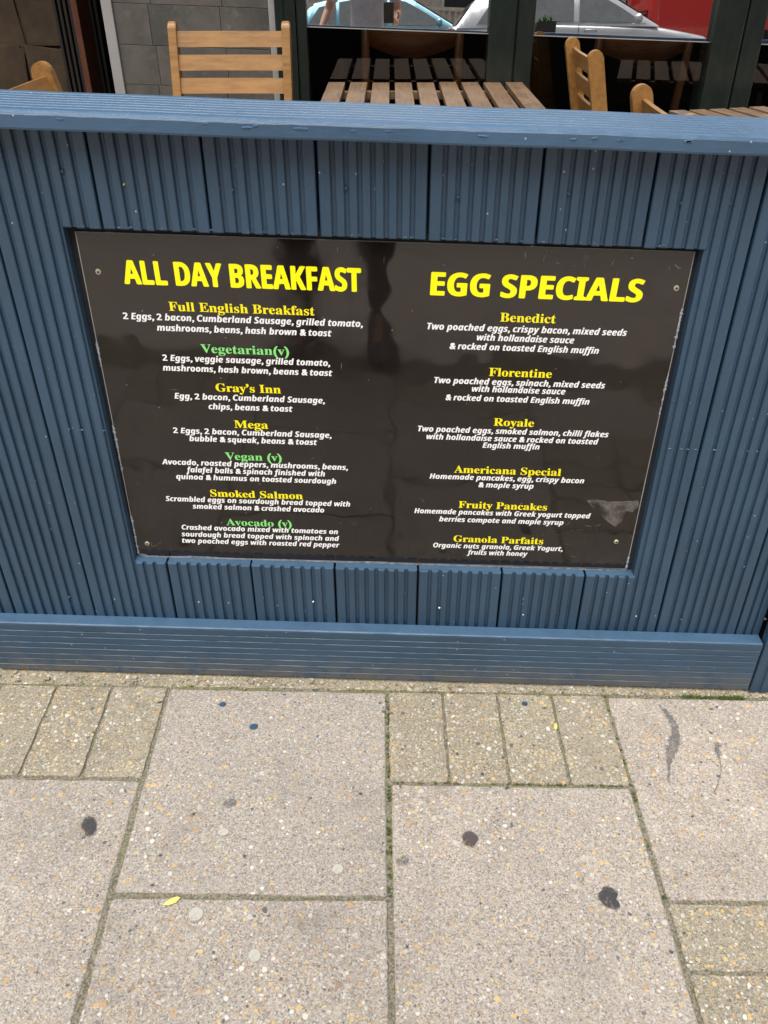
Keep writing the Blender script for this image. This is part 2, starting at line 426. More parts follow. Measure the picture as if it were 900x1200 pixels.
for x, y, s, rz, lab in ((.074, -.466, .010, .4, 'pale yellow petal on the joint below the left big slab'), (.676, -.127, .007, 1.3, 'small yellow petal on the setts in front of the barrier')):
    bm = bmesh.new()
    prof = [(-1.2, .0, .0), (-.6, .35, .25), (.2, .55, .35), (1.0, .5, .1), (1.3, .1, .3), (.5, -.35, .1), (-.4, -.3, .0)]
    c0 = bm.verts.new((0, .1 * s, .0024)); vs = [bm.verts.new((a * s, b * s, .001 + c_ * .012 * s * 10)) for a, b, c_ in prof]
    for t in range(len(vs)): bm.faces.new((c0, vs[t], vs[(t + 1) % len(vs)]))
    me = bm_mesh(bm, 'fallen_petal'); o = link('fallen_petal', me, YEL); o.location = (x, y, sh(x) + .0025); o.rotation_euler = (0, 0, rz)
    tag(o, lab, 'petal')
# grit and scraps along the foot of the barrier
bm = bmesh.new()
for _ in range(170):
    x = rnd.uniform(-.36, 1.10); y = -.030 - abs(rnd.gauss(0, .010)); s_ = rnd.uniform(.0010, .0026) if rnd.random() < .9 else .004
    vs = add_box(bm, (x - s_, y - s_ * .8, sh(x) - .001), (x + s_, y + s_ * .7, sh(x) + s_ * .8 - .0005))
    a_ = rnd.random() * 3; c_, d_ = math.cos(a_), math.sin(a_)
    for v_ in vs:
        dx, dy = v_.co.x - x, v_.co.y - y; v_.co.x, v_.co.y = x + dx * c_ - dy * d_ + rnd.gauss(0, .0004), y + dx * d_ + dy * c_
tag(link('grit', bm_mesh(bm, 'grit'), simple('pale_grit', (.30, .26, .19), .9, var=.5, scale=60)), 'loose grit and crumbs lying along the foot of the barrier', 'grit', kind='stuff')
# moss along the foot of the barrier and in the wider joints
bm = bmesh.new()
def tuft(x, y, n, s):
    for _ in range(n):
        px, py = x + rnd.gauss(0, s), y + rnd.gauss(0, s * .35); h = rnd.uniform(.0015, .005); a = rnd.random() * 6.28; ww = rnd.uniform(.0006, .0013)
        b = S(px, py, -.003); tip = (px + rnd.gauss(0, .002), py + rnd.gauss(0, .002), b[2] + .003 + h)
        p1 = (px + ww * math.cos(a), py + ww * math.sin(a), b[2]); p2 = (px - ww * math.cos(a), py - ww * math.sin(a), b[2])
        bm.faces.new([bm.verts.new(q) for q in (p1, p2, tip)])
for _ in range(26): tuft(rnd.uniform(.93, 1.04), -.043, 26, .006)
for _ in range(60):
    t = rnd.random(); i = rnd.choice([1, 1, 2]); x, y = GP(i, t * 1.0); tuft(x, y, 9, .002)
for _ in range(30):
    i = rnd.uniform(1, 2); x, y = GP(i, .5); tuft(x, y, 7, .002)
for _ in range(40): tuft(rnd.uniform(-.3, 1.1), -.05, 4, .003)
o = link('moss', bm_mesh(bm, 'moss'), simple('green_moss', (.11, .16, .03), .9), None); tag(o, 'bright green moss growing in the paving joints and along the barrier foot', 'moss', kind='stuff')

# ------------------------------------------------------------------ cafe barrier (painted decking)
PIT = .144
OX0, OX1, OZ0, OZ1 = -.0545, .8045, .2427, .8072       # opening for the menu board
BX = .36
barrier = empty('cafe_barrier', (BX, 0.0, sh(BX)), label='blue painted timber barrier of grooved decking boards that carries the black menu board', cat='barrier')
ZT, ZB = .9335, -.004
def ridge(bm, x0, x1, z0, z1, yf, yb, flip=0):
    """one raised rib with chamfered arrises and slightly ragged ends"""
    c_ = min(.0011, (x1 - x0) * .25); n = 2
    sec = [(x0 - .0006, yb), (x0, yf + c_), (x0 + c_, yf), (x1 - c_, yf), (x1, yf + c_), (x1 + .0006, yb)]
    e0 = (rnd.random() - .5) * .0016; e1 = (rnd.random() - .5) * .0016
    r0 = [bm.verts.new((p[0], p[1], z0 + e0 + (0 if 0 < i < 5 else 0) )) for i, p in enumerate(sec)]
    r0b = [bm.verts.new((p[0], p[1], z0 + e0 + .0012)) for p in sec]
    r1b = [bm.verts.new((p[0], p[1], z1 + e1 - .0012)) for p in sec]
    r1 = [bm.verts.new((p[0], p[1], z1 + e1)) for p in sec]
    for r in (r0, r1):
        for i in range(1, 5): r[i].co.y = min(r[i].co.y + .0009, yb)
    for a, b in ((r0, r0b), (r0b, r1b), (r1b, r1)):
        for i in range(5): bm.faces.new((a[i], a[i + 1], b[i + 1], b[i]))
    bm.faces.new(r0[::-1]); bm.faces.new(r1)
def decking(bm, x0, x1, spans, holes=None, y0=0.0, thick=.022, n=8):
    """ribbed board between x0 and x1; spans(xmid) gives its z ranges"""
    wid = x1 - x0; p = wid / n * .983; start = x0 + (wid - (n - 1) * p - p * .64) / 2
    y0 += (rnd.random() - .5) * .0012
    for i in range(n):
        a = start + i * p; b = a + p * .64
        if i == 0: a = x0
        if i == n - 1: b = x1
        for z0, z1 in spans((a + b) / 2): ridge(bm, a, b, z0, z1, y0, y0 + .0054)
    # body behind the ribs, split where the opening is
    cuts = sorted({x0, x1} | {c_ for c_ in (OX0, OX1) if x0 < c_ < x1})
    for a, b in zip(cuts, cuts[1:]):
        for z0, z1 in spans((a + b) / 2): add_box(bm, (a, y0 + .0053, z0), (b, y0 + thick, z1))
def full(xm): return [(ZB, ZT)]
def cut(xm): return [(ZB, OZ0), (OZ1, ZT)] if OX0 < xm < OX1 else [(ZB, ZT)]
BO = -sh(BX)
for kk in range(-4, 8):
    g0 = .0013 + rnd.random() * .0013; g1 = .0013 + rnd.random() * .0013
    x0, x1 = kk * PIT + g0, (kk + 1) * PIT - g1
    if kk == 7: x1 = 1.052
    if kk == -4: x0 = -.50
    n = 8 if kk not in (7, -4) else (3 if kk == 7 else 4)
    for fn in ([lambda xm: [(ZB, OZ0)], lambda xm: [(OZ1, ZT)]] if 0 <= kk <= 4 else [cut]):
        bm = bmesh.new(); decking(bm, x0, x1, fn, n=n)
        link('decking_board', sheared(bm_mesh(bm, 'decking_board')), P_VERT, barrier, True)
# black boarding behind the gaps, and the shelf the sign is fixed to
bm = bmesh.new()
for a, b in (((-2.4, .0235, .0), (OX0, .032, .93)), ((OX1, .0235, .0), (3.3, .032, .93)), ((OX0, .0235, .0), (OX1, .032, .93))): add_box(bm, a, b)
link('backing_panel', sheared(bm_mesh(bm, 'backing_panel')), BACKING, barrier, True)
# reverse side: rails and posts, painted
bm = bmesh.new()
add_box(bm, (-1.0, .0325, .80), (1.3, .07, .90), .003); add_box(bm, (-1.0, .0325, .15), (1.3, .07, .25), .003)
link('rear_rail', sheared(bm_mesh(bm, 'rear_rail')), BACKING, barrier, True)
for x in (-.45, .35, 1.15):
    link('rear_post', sheared(box_mesh('rear_post', (x, .0705, 0), (x + .07, .098, .931), .003)), BACKING, barrier, True)
def hboard(name, x0, x1, sec_front, y0, z0, z1, label=None):
    pass
# capping rail: a grooved board laid flat
def capping(x0, x1):
    bm = bmesh.new(); yf, yb, zb, zt = -.040, .102, .9340, .9560
    prof = [(yf + .0015, zb), (yf, zb + .0025), (yf - .0008, zt - .0055), (yf + .0012, zt - .0015), (yf + .0042, zt)]
    n = 8; p = (yb - yf - .004) / n
    for i in range(n):
        a = yf + .004 + i * p
        if i: prof += [(a + .0002, zt - .0022), (a + .0028, zt - .0022), (a + .0042, zt - .0002), (a + .006, zt)]
        prof += [(a + p * .75, zt + .0001), (a + p - .0020, zt - .0001), (a + p - .0006, zt - .0009)]
    prof += [(yb, zt - .003), (yb, zb + .002), (yb - .002, zb)]
    xs = []; x = x0
    while x < x1: xs.append(x); x += .018
    xs.append(x1); rings = []
    ph = rnd.random() * 6
    for x in xs:
        wz = .0005 * math.sin(x * 7 + ph) + .0003 * math.sin(x * 23)
        j = [(rnd.random() - .5) * .0009 for _ in range(3)]
        rings.append([bm.verts.new((x, y + (j[0] if i in (2, 3) else 0), z + wz + (j[1] if i in (2, 3, 4) else 0))) for i, (y, z) in enumerate(prof)])
    N = len(prof)
    for a, b in zip(rings, rings[1:]):
        for t in range(N): bm.faces.new((a[t], a[(t + 1) % N], b[(t + 1) % N], b[t]))
    bm.faces.new(rings[0]); bm.faces.new(rings[-1][::-1])
    me = sheared(bm_mesh(bm, 'capping_board')); return me
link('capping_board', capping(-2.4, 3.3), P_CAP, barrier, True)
# skirting board: the same decking on edge, ribs horizontal
def skirting(x0, x1):
    bm = bmesh.new(); yf, yb = -.0265, -.0005; zb, zt = .004, .1195
    prof = [(yb, zt), (yf + .0035, zt + .0002), (yf + .0010, zt - .0010), (yf, zt - .0035)]
    n = 8; p = (zt - zb - .004) / n
    for i in range(1, n):
        z = zt - .002 - i * p + (rnd.random() - .5) * .0012
        prof += [(yf, z + .0016), (yf + .0016, z + .0009), (yf + .0017, z - .0007), (yf + .0004, z - .0016)]
    prof += [(yf, zb + .002), (yf + .002, zb), (yb, zb)]
    xs = [x0 + (x1 - x0) * t / 70 for t in range(71)]; rings = []
    for x in xs: rings.append([bm.verts.new((x, y + (rnd.random() - .5) * .0004 * (1 < i < len(prof) - 2), z + (rnd.random() - .5) * .0005 * (1 < i < len(prof) - 2))) for i, (y, z) in enumerate(prof)])
    N = len(prof)
    for a, b in zip(rings, rings[1:]):
        for t in range(N): bm.faces.new((a[t], a[(t + 1) % N], b[(t + 1) % N], b[t]))
    bm.faces.new(rings[0]); bm.faces.new(rings[-1][::-1])
    return sheared(bm_mesh(bm, 'skirting_board'))
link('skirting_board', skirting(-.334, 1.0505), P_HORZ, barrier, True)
# end boards where the next runs of barrier start
for x0, x1, yy in ((1.0535, 1.150, -.030), (1.1535, 1.29, -.026), (-.478, -.3375, -.020), (-.622, -.482, -.020), (-.9, -.63, -.02)):
    bm = bmesh.new(); wid = x1 - x0; n = max(4, round(wid / .018)); p = wid / n
    for i in range(n): ridge(bm, x0 + i * p, x0 + i * p + p * (.64 if i < n - 1 else 1), .002, ZT if x0 > 0 else .117, yy, yy + .003)
    add_box(bm, (x0, yy + .0029, .002), (x1, yy + .019, ZT if x0 > 0 else .117))
    link('end_board', sheared(bm_mesh(bm, 'end_board')), P_VERT, barrier, True)
# the barrier runs on either way outside the photograph
for i in range(13):
    x0 = 1.2936 + i * PIT; bm = bmesh.new(); decking(bm, x0, x0 + PIT - .003, full, y0=-.026)
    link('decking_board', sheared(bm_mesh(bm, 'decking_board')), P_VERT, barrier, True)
for i in range(13):
    x1 = -.5015 - i * PIT; bm = bmesh.new(); decking(bm, x1 - PIT + .003, x1, full)
    link('decking_board', sheared(bm_mesh(bm, 'decking_board')), P_VERT, barrier, True)
link('skirting_board', skirting(-2.35, -.905), P_HORZ, barrier, True)
# nail heads, half filled with paint
bm = bmesh.new(); bm2 = bmesh.new()
for kk in range(-3, 8):
    for f, zz in ((.26, .868), (.72, .873), (.3, .155), (.7, .16)):
        x = (kk + f) * PIT + (rnd.random() - .5) * .008; z = zz + (rnd.random() - .5) * .014
        add_disc(bm if rnd.random() < .7 else bm2, (x, .0016, z), (.0026, .0026), .0018, 'y', 8, .25, .5)
link('nail_head', sheared(bm_mesh(bm, 'nail_head')), P_VERT, barrier, True)['kind'] = 'stuff'
link('bare_nail_head', sheared(bm_mesh(bm2, 'bare_nail_head')), STEEL, barrier, True)['kind'] = 'stuff'
# thick paint runs along the board ends and the capping edge
bm = bmesh.new()
for _ in range(46):
    x = rnd.uniform(-.2, .98); add_disc(bm, (x, .0004, OZ1 + .002 + rnd.random() * .002) if OX0 < x < OX1 else (x, .0004, .5), (rnd.uniform(.001, .003), rnd.uniform(.0008, .0018)), .0012, 'y', 7, .4, .5)
for _ in range(16):
    x = rnd.uniform(-.12, .9); add_disc(bm, (x, -.0398, .9485 - rnd.random() * .003), (rnd.uniform(.003, .009), rnd.uniform(.0010, .0024)), .0016, 'y', 9, .5, .6)
link('paint_run', sheared(bm_mesh(bm, 'paint_run')), paint('blue_paint_runs', (1, 1, 1), (.055, .11, .18), .33), barrier, True)['kind'] = 'stuff'

# ------------------------------------------------------------------ menu board
k = NT('black_printed_board'); v = k.coord(rand=False)
c = k.mix(k.rng(k.noise(v, 5, 6, .7), .35, .7), (.0115, .0085, .0078), (.015, .0115, .010))
vo = k.n('ShaderNodeTexVoronoi', {'Vector': v, 'Scale': 70.0}); se = k.math('GREATER_THAN', k.n('ShaderNodeSeparateColor', {0: vo.outputs['Color']}).outputs[0], .93)
c = k.mix(k.math('MULTIPLY', k.math('MULTIPLY', k.rng(vo.outputs['Distance'], .09, .05), se), .6), c, (.3, .28, .26))
scr = k.noise(k.n('ShaderNodeVectorMath', {0: v, 1: (9, 1, 2.2)}, operation='MULTIPLY').outputs[0], 26, 8, .8)
c = k.mix(k.math('MULTIPLY', k.rng(scr, .66, .78), .30), c, (.22, .20, .19))
k.set(Base_Color=c, Roughness=k.rng(k.noise(v, 12, 6, .7), .3, .75, .03, .11), Specular_IOR_Level=.62)
k.bump(k.noise(v, 7, 2), .12, .02)
PRINT = k.m
sign = empty('menu_board', (.374, .0205, .243 + sh(.374)), label='black menu board with yellow headings, screwed into the blue barrier', cat='menu board')
def quad_panel(name, cor, y0, y1, m, kindbev=0):
    bm = bmesh.new()
    a = [bm.verts.new((x, y0, z)) for x, z in cor]; b = [bm.verts.new((x, y1, z)) for x, z in cor]
    bm.faces.new(a); bm.faces.new(b[::-1])
    for i in range(4): bm.faces.new((a[i], a[(i + 1) % 4], b[(i + 1) % 4], b[i]))
    return link(name, sheared(bm_mesh(bm, name)), m, sign, True)
SC = [(-.0455, .7965), (.7990, .7985), (.7955, .2452), (-.0525, .2425)]
quad_panel('panel', SC, .0203, .0233, simple('white_composite_edge', (.34, .33, .32), .5, var=.15, scale=40))
ins = .0014
quad_panel('printed_face', [(SC[0][0] + ins, SC[0][1] - .0006), (SC[1][0] - ins, SC[1][1] - .0006), (SC[2][0] - ins, SC[2][1] + ins), (SC[3][0] + ins, SC[3][1] + ins)], .0199, .0202, PRINT)
# dirty sealant along the bottom edge and lower corners
bm = bmesh.new(); prev = None
for t in range(150):
    x = -.052 + .848 * t / 149; hh = .0012 + .0035 * max(0, math.sin(x * 9 + 1.3) * math.sin(x * 31)) + rnd.random() * .0012 + (.006 if x < -.04 or x > .785 else 0)
    cur = [bm.verts.new(q) for q in ((x, .0175 - rnd.random() * .0015, .2432), (x, .0190, .2437 + hh * .5), (x, .0197, .2430 + hh * .6))]
    if prev:
        for i in range(2): bm.faces.new((prev[i], cur[i], cur[i + 1], prev[i + 1]))
    prev = cur
link('sealant', sheared(bm_mesh(bm, 'sealant')), simple('dirty_blue_grey_sealant', (.065, .08, .10), .5, var=.6, scale=120, bump=.6), sign, True)
bm = bmesh.new()
for side, zs in ((0, [(.25, .33), (.42, .5), (.60, .64)]), (1, [(.25, .28), (.55, .62), (.66, .72)])):
    for a, b in zs:
        n = 12
        for t in range(n):
            z = a + (b - a) * t / n; x = (-.0515 + (z - .243) * .0108) if side == 0 else (.7945 + (z - .243) * .0063)
            add_disc(bm, (x, .0199, z), (.0008 + rnd.random() * .0016, (b - a) / n * .8), .0005, 'y', 6, .5, .6)
link('paint_smear', sheared(bm_mesh(bm, 'paint_smear')), simple('pale_blue_smear', (.30, .34, .38), .5, var=.4, scale=200), sign, True)['kind'] = 'stuff'
# pale reflection bottom right, painted on as a thin patch
k = NT('painted_reflection'); v = k.coord(rand=False)
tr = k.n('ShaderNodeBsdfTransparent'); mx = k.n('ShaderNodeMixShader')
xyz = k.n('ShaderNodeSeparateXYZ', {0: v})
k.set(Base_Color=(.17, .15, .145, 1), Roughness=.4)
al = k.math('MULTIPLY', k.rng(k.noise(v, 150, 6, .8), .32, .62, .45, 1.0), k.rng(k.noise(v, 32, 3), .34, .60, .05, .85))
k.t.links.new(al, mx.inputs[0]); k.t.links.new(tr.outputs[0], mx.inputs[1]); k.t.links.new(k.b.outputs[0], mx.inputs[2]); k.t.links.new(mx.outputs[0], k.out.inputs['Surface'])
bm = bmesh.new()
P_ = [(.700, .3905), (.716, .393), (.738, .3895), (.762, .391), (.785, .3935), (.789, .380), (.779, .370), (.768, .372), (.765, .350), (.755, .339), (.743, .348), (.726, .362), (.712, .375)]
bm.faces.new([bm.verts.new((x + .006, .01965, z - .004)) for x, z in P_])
tag(link('reflection_patch', sheared(bm_mesh(bm, 'reflection_patch')), k.m, sign, True), 'pale reflection painted on the lower right of the board')
for x, z in ((-.024, .742), (.783, .747), (-.033, .270), (.768, .304)):
    bm = bmesh.new(); add_disc(bm, (x, .0198, z), (.0042, .0042), .0016, 'y', 14, .05, .75)
    r = link('screw', sheared(bm_mesh(bm, 'screw')), simple('brassy_washer', (.50, .43, .33), .4, .5, var=.3, scale=300), sign, True)
    bm = bmesh.new(); add_disc(bm, (x, .0181, z), (.0019, .0019), .0004, 'y', 8, .05, .6)
    hd = link('screw_recess', sheared(bm_mesh(bm, 'screw_recess')), BLACK); hd.parent = r; hd.location = (0, 0, 0)

# scratches and scrapes in the gloss
bm = bmesh.new()
for cx_, cz_, n_, sp_, an in ((.60, .782, 7, .02, 1.9), (.655, .775, 6, .018, 1.2), (.33, .775, 4, .02, 1.5), (.775, .775, 4, .012, 2.2), (.72, .335, 9, .03, .1), (-.02, .262, 7, .012, 1.0), (.34, .60, 3, .03, 1.6), (.2, .50, 2, .1, .3), (.5, .4, 3, .15, 2.5), (.68, .28, 5, .04, .05)):
    for _ in range(n_):
        x, z = cx_ + rnd.gauss(0, sp_), cz_ + rnd.gauss(0, sp_ * .4); a_ = an + rnd.gauss(0, .35); L_ = rnd.uniform(.003, .016); w_ = rnd.uniform(.00025, .0006)
        z = min(max(z, .25), .792); x = min(max(x, -.04), .785); dx, dz = math.cos(a_), math.sin(a_)
        bm.faces.new([bm.verts.new((x + dx * t + ox * dz, .01975, min(.794, z + dz * t - ox * dx))) for t, ox in ((0, 0), (L_ * .5, w_), (L_, 0), (L_ * .5, -w_))])
link('scratch', sheared(bm_mesh(bm, 'scratch')), simple('pale_scratch', (.13, .12, .115), .5, var=.5, scale=90), sign, True)['kind'] = 'stuff'

# --- lettering
def sansb(s): return ''.join(chr(0x1D5D4 + ord(c) - 65) if 'A' <= c <= 'Z' else chr(0x1D5EE + ord(c) - 97) if 'a' <= c <= 'z' else chr(0x1D7EC + ord(c) - 48) if c.isdigit() else c for c in s)
def sansbi(s): return ''.join(chr(0x1D63C + ord(c) - 65) if 'A' <= c <= 'Z' else chr(0x1D656 + ord(c) - 97) if 'a' <= c <= 'z' else chr(0x1D7EC + ord(c) - 48) if c.isdigit() else c for c in s)
def serifb(s): return ''.join(chr(0x1D400 + ord(c) - 65) if 'A' <= c <= 'Z' else chr(0x1D41A + ord(c) - 97) if 'a' <= c <= 'z' else c for c in s)
_tc = bpy.data.curves.new('type', 'FONT'); _to = bpy.data.objects.new('type', _tc); COL.objects.link(_to)
def glyphs(s, off=0.0, shear=0.0, res=3):
    _tc.body = s; _tc.offset = off; _tc.shear = shear; _tc.resolution_u = res; _tc.size = 1
    bpy.context.view_layer.update()
    dg = bpy.context.evaluated_depsgraph_get()
    me = bpy.data.meshes.new_from_object(_to.evaluated_get(dg))
    return me
def xmax(s, shear=0):
    me = glyphs(s, 0, shear, 1); m = max(v.co.x for v in me.vertices); bpy.data.meshes.remove(me); return m
STY = {'T': (sansb, 0, .034), 'E': (sansb, 0, .028), 'N': (serifb, 0, .008), 'G': (serifb, 0, .004), 'D': (sansbi, 0, .017)}
BAR = {}
def lettering(st, text, xl, xr, zb, cap, m, yy=.01955):
    f, off, fat = STY[st]; body = f(text); shr = 0
    me = glyphs(body, off, shr)
    co = [v.co.copy() for v in me.vertices]; polys = [tuple(p.vertices) for p in me.polygons]
    if st not in BAR:
        e = glyphs(f('E'), off, shr); BAR[st] = max(v.co.y for v in e.vertices) - min(v.co.y for v in e.vertices); bpy.data.meshes.remove(e)
    if st in 'DNG':                # commas, ampersands, brackets: thicken to match the letters
        for i, ch in enumerate(text):
            if ch in ',&()’':
                adv = xmax(body[:i] + f('I')) - xmax(f('I')) if i else 0.0
                pm = glyphs(ch, .026 if ch != '&' else .020, .18 if st == 'D' else 0)
                n0 = len(co); co += [Vector((v.co.x + adv, v.co.y, .5)) for v in pm.vertices]
                polys += [tuple(a + n0 for a in p.vertices) for p in pm.polygons]; bpy.data.meshes.remove(pm)
    # heavier weight: the same outlines again, shifted a hair either way
    base_co, base_p = co, polys; co, polys = [], []
    for q, (dx, dy) in enumerate(((0, 0), (-1, 0), (1, 0), (0, .35), (0, -.35))[:5 if st in 'TE' else 3]):
        n0 = len(co); co += [Vector((c_.x + dx * fat, c_.y + dy * fat, c_.z + q * .1)) for c_ in base_co]; polys += [tuple(a + n0 for a in p) for p in base_p]
    if st == 'E':
        for c_ in co: c_.x += .035 * c_.y
    x0 = min(c_.x for c_ in co); x1 = max(c_.x for c_ in co); sx = (xr - xl) / (x1 - x0); sz = cap / BAR[st]
    out = bpy.data.meshes.new('lettering')
    out.from_pydata([(xl + (c_.x - x0) * sx, yy - .00004 * c_.z, zb + c_.y * sz) for c_ in co], [], polys)
    bpy.data.meshes.remove(me)
    return link('lettering', sheared(out), m, sign, True)
def ink(name, col):
    k = NT(name); v = k.coord(rand=False)
    wear = k.math('MULTIPLY', k.rng(k.noise(v, 240, 5, .7), .68, .78), .5)
    k.set(Base_Color=k.mix(wear, col, tuple(x * .5 for x in col)), Roughness=.35, Specular_IOR_Level=.35); return k.m
YEL_T = ink('yellow_heading_print', (.98, .93, .004)); YEL_N = ink('yellow_name_print', (.95, .82, .01))
GRN_N = ink('green_name_print', (.23, .74, .20)); WHT = ink('white_print', (.86, .86, .86))
TEXT = [
    ('T','ALL DAY BREAKFAST',0.0097,0.3417,0.7265,0.0329),
    ('N','Full English Breakfast',0.0667,0.2743,0.6890,0.0153),
    ('D','2 Eggs, 2 bacon, Cumberland Sausage, grilled tomato,',-0.0013,0.3428,0.6741,0.0106),
    ('D','mushrooms, beans, hash brown & toast',0.0446,0.2974,0.6581,0.0107),
    ('G','Vegetarian(v)',0.1042,0.2337,0.6260,0.0151),
    ('D','2 Eggs, veggie sausage, grilled tomato,',0.0456,0.2934,0.6111,0.0107),
    ('D','mushrooms, hash brown, beans & toast',0.0435,0.2962,0.5951,0.0108),
    ('N','Gray’s Inn',0.1188,0.2171,0.5635,0.0148),
    ('D','Egg, 2 bacon, Cumberland Sausage,',0.0542,0.2830,0.5489,0.0106),
    ('D','chips, beans & toast',0.1041,0.2330,0.5328,0.0107),
    ('N','Mega',0.1404,0.1928,0.5016,0.0149),
    ('D','2 Eggs, 2 bacon, Cumberland Sausage,',0.0436,0.2909,0.4888,0.0107),
    ('D','bubble & squeak, beans & toast',0.0668,0.2679,0.4752,0.0108),
    ('G','Vegan (v)',0.1198,0.2099,0.4432,0.0152),
    ('D','Avocado, roasted peppers, mushrooms, beans,',0.0172,0.3150,0.4307,0.0109),
    ('D','falafel balls & spinach finished with',0.0542,0.2777,0.4172,0.0110),
    ('D','quinoa & hummus on toasted sourdough',0.0362,0.2952,0.4035,0.0108),
    ('N','Smoked Salmon',0.0876,0.2393,0.3714,0.0156),
    ('D','Scrambled eggs on sourdough bread topped with',0.0127,0.3169,0.3596,0.0109),
    ('D','smoked salmon & crashed avocado',0.0552,0.2734,0.3460,0.0110),
    ('G','Avocado (v)',0.1076,0.2174,0.3140,0.0148),
    ('D','Crashed avocado mixed with tomatoes on',0.0310,0.2949,0.3023,0.0107),
    ('D','sourdough bread topped with spinach and',0.0290,0.2965,0.2879,0.0108),
    ('D','two poached eggs with roasted red pepper',0.0277,0.2966,0.2743,0.0109),
    ('E','EGG SPECIALS',0.4381,0.7381,0.7253,0.0325),
    ('N','Benedict',0.5397,0.6196,0.6895,0.0143),
    ('D','Two poached eggs, crispy bacon, mixed seeds',0.4356,0.7247,0.6741,0.0101),
    ('D','with hollandaise sauce',0.5083,0.6501,0.6597,0.0102),
    ('D','& rocked on toasted English muffin',0.4692,0.6882,0.6449,0.0104),
    ('N','Florentine',0.5298,0.6236,0.6038,0.0141),
    ('D','Two poached eggs, spinach, mixed seeds',0.4486,0.7057,0.5894,0.0104),
    ('D','with hollandaise sauce',0.5058,0.6473,0.5772,0.0105),
    ('D','& rocked on toasted English muffin',0.4667,0.6859,0.5615,0.0105),
    ('N','Royale',0.5429,0.6055,0.5200,0.0138),
    ('D','Two poached eggs, smoked salmon, chilli flakes',0.4259,0.7237,0.5059,0.0103),
    ('D','with hollandaise sauce & rocked on toasted',0.4396,0.7096,0.4924,0.0102),
    ('D','English muffin',0.5283,0.6183,0.4799,0.0103),
    ('N','Americana Special',0.4856,0.6578,0.4322,0.0141),
    ('D','Homemade pancakes, egg, crispy bacon',0.4465,0.6971,0.4194,0.0101),
    ('D','& maple syrup',0.5265,0.6163,0.4059,0.0102),
    ('N','Fruity Pancakes',0.4961,0.6429,0.3640,0.0141),
    ('D','Homemade pancakes with Greek yogurt topped',0.4232,0.7171,0.3507,0.0105),
    ('D','berries compote and maple syrup',0.4650,0.6736,0.3355,0.0104),
    ('N','Granola Parfaits',0.4910,0.6440,0.2939,0.0144),
    ('D','Organic nuts granola, Greek Yogurt,',0.4567,0.6791,0.2806,0.0109),
    ('D','fruits with honey',0.5156,0.6199,0.2674,0.0110),
]
for st, s, xl, xr, zb, cap in TEXT:
    cap = {'N': .0132, 'G': .0132, 'D': .0098}.get(st, cap)
    lettering(st, s, xl, xr, zb, cap, {'T': YEL_T, 'E': YEL_T, 'N': YEL_N, 'G': GRN_N, 'D': WHT}[st])
bpy.data.objects.remove(_to)

# ------------------------------------------------------------------ cafe terrace furniture
def plank(bm, p, q, wdt, thk, roundtop=False):
    """plank in the YZ plane from p to q, wdt across it in that plane, thk along x (centred on p.x)"""
    p = Vector(p); q = Vector(q); d = (q - p).normalized(); nn = Vector((0, -d.z, d.y))
    pts = [p - nn * wdt / 2, p + nn * wdt / 2]
    if roundtop:
        c_ = q - d * wdt / 2
        pts += [c_ + nn * wdt / 2 * math.cos(a) + d * wdt / 2 * math.sin(a) for a in [math.pi * t / 10 for t in range(11)]]
    else: pts += [q + nn * wdt / 2, q - nn * wdt / 2]
    a = [bm.verts.new((p.x - thk / 2, v.y, v.z)) for v in pts]; b = [bm.verts.new((p.x + thk / 2, v.y, v.z)) for v in pts]
    f0 = bm.faces.new(a); f1 = bm.faces.new(b[::-1]); n = len(pts)
    for i in range(n): bm.faces.new((a[i], a[(i + 1) % n], b[(i + 1) % n], b[i]))
    bmesh.ops.bevel(bm, geom=list({e for f in (f0, f1) for e in f.edges}), offset=.003, segments=2, affect='EDGES', clamp_overlap=True)
def folding_chair(label, wid=.41, H=.885, mat=HONEY, sw=.046, thk=.027):
    """local: front towards -y, origin on the floor below the seat centre"""
    r = empty('folding_chair', (0, 0, 0), 0, label, 'chair', 'wooden folding chairs on the terrace')
    hb = wid / 2 - thk / 2
    top, foot = (.11, H), (-.09, .0)
    def at(z):
        t = z / H; return foot[0] + (top[0] - foot[0]) * t
    for s_ in (-1, 1):
        bm = bmesh.new(); plank(bm, (s_ * hb, foot[0], foot[1]), (s_ * hb, top[0], top[1]), sw, thk, True)
        link('stile', bm_mesh(bm, 'stile'), mat, r)
        bm = bmesh.new(); plank(bm, (s_ * (hb - thk - .002), .24, 0), (s_ * (hb - thk - .002), -.17, .43), .036, .02)
        link('leg', bm_mesh(bm, 'leg'), mat, r)
    for j in range(3):
        zc = H - .052 - j * .069; bm = bmesh.new(); n = 10
        y0 = at(zc)
        rings = []
        for t in range(n + 1):
            x = -hb + thk * .45 + (2 * hb - thk * .9) * t / n; bow = .006 * (1 - (2 * t / n - 1) ** 2)
            rings.append([bm.verts.new((x, y0 + bow + a, zc + b)) for a, b in ((-.018, -.0225), (-.006, -.0240), (.006, .0225), (-.004, .0240))])
        for a, b in zip(rings, rings[1:]):
            for t in range(4): bm.faces.new((a[t], a[(t + 1) % 4], b[(t + 1) % 4], b[t]))
        bm.faces.new(rings[0][::-1]); bm.faces.new(rings[-1])
        link('back_slat', bm_mesh(bm, 'back_slat'), mat, r)
    for j in range(6):
        yy = -.19 + j * .062
        link('seat_slat', box_mesh('seat_slat', (-hb + .03, yy, .432), (hb - .03, yy + .048, .448), .002), mat, r)
    link('crossbar', box_mesh('crossbar', (-hb + .02, .135, .10), (hb - .02, .155, .13), .002), mat, r)
    return r
def place(o, x, y, rz): o.location = (x, y, sh(x)); o.rotation_euler = (0, 0, rz)
HALF = math.pi / 2
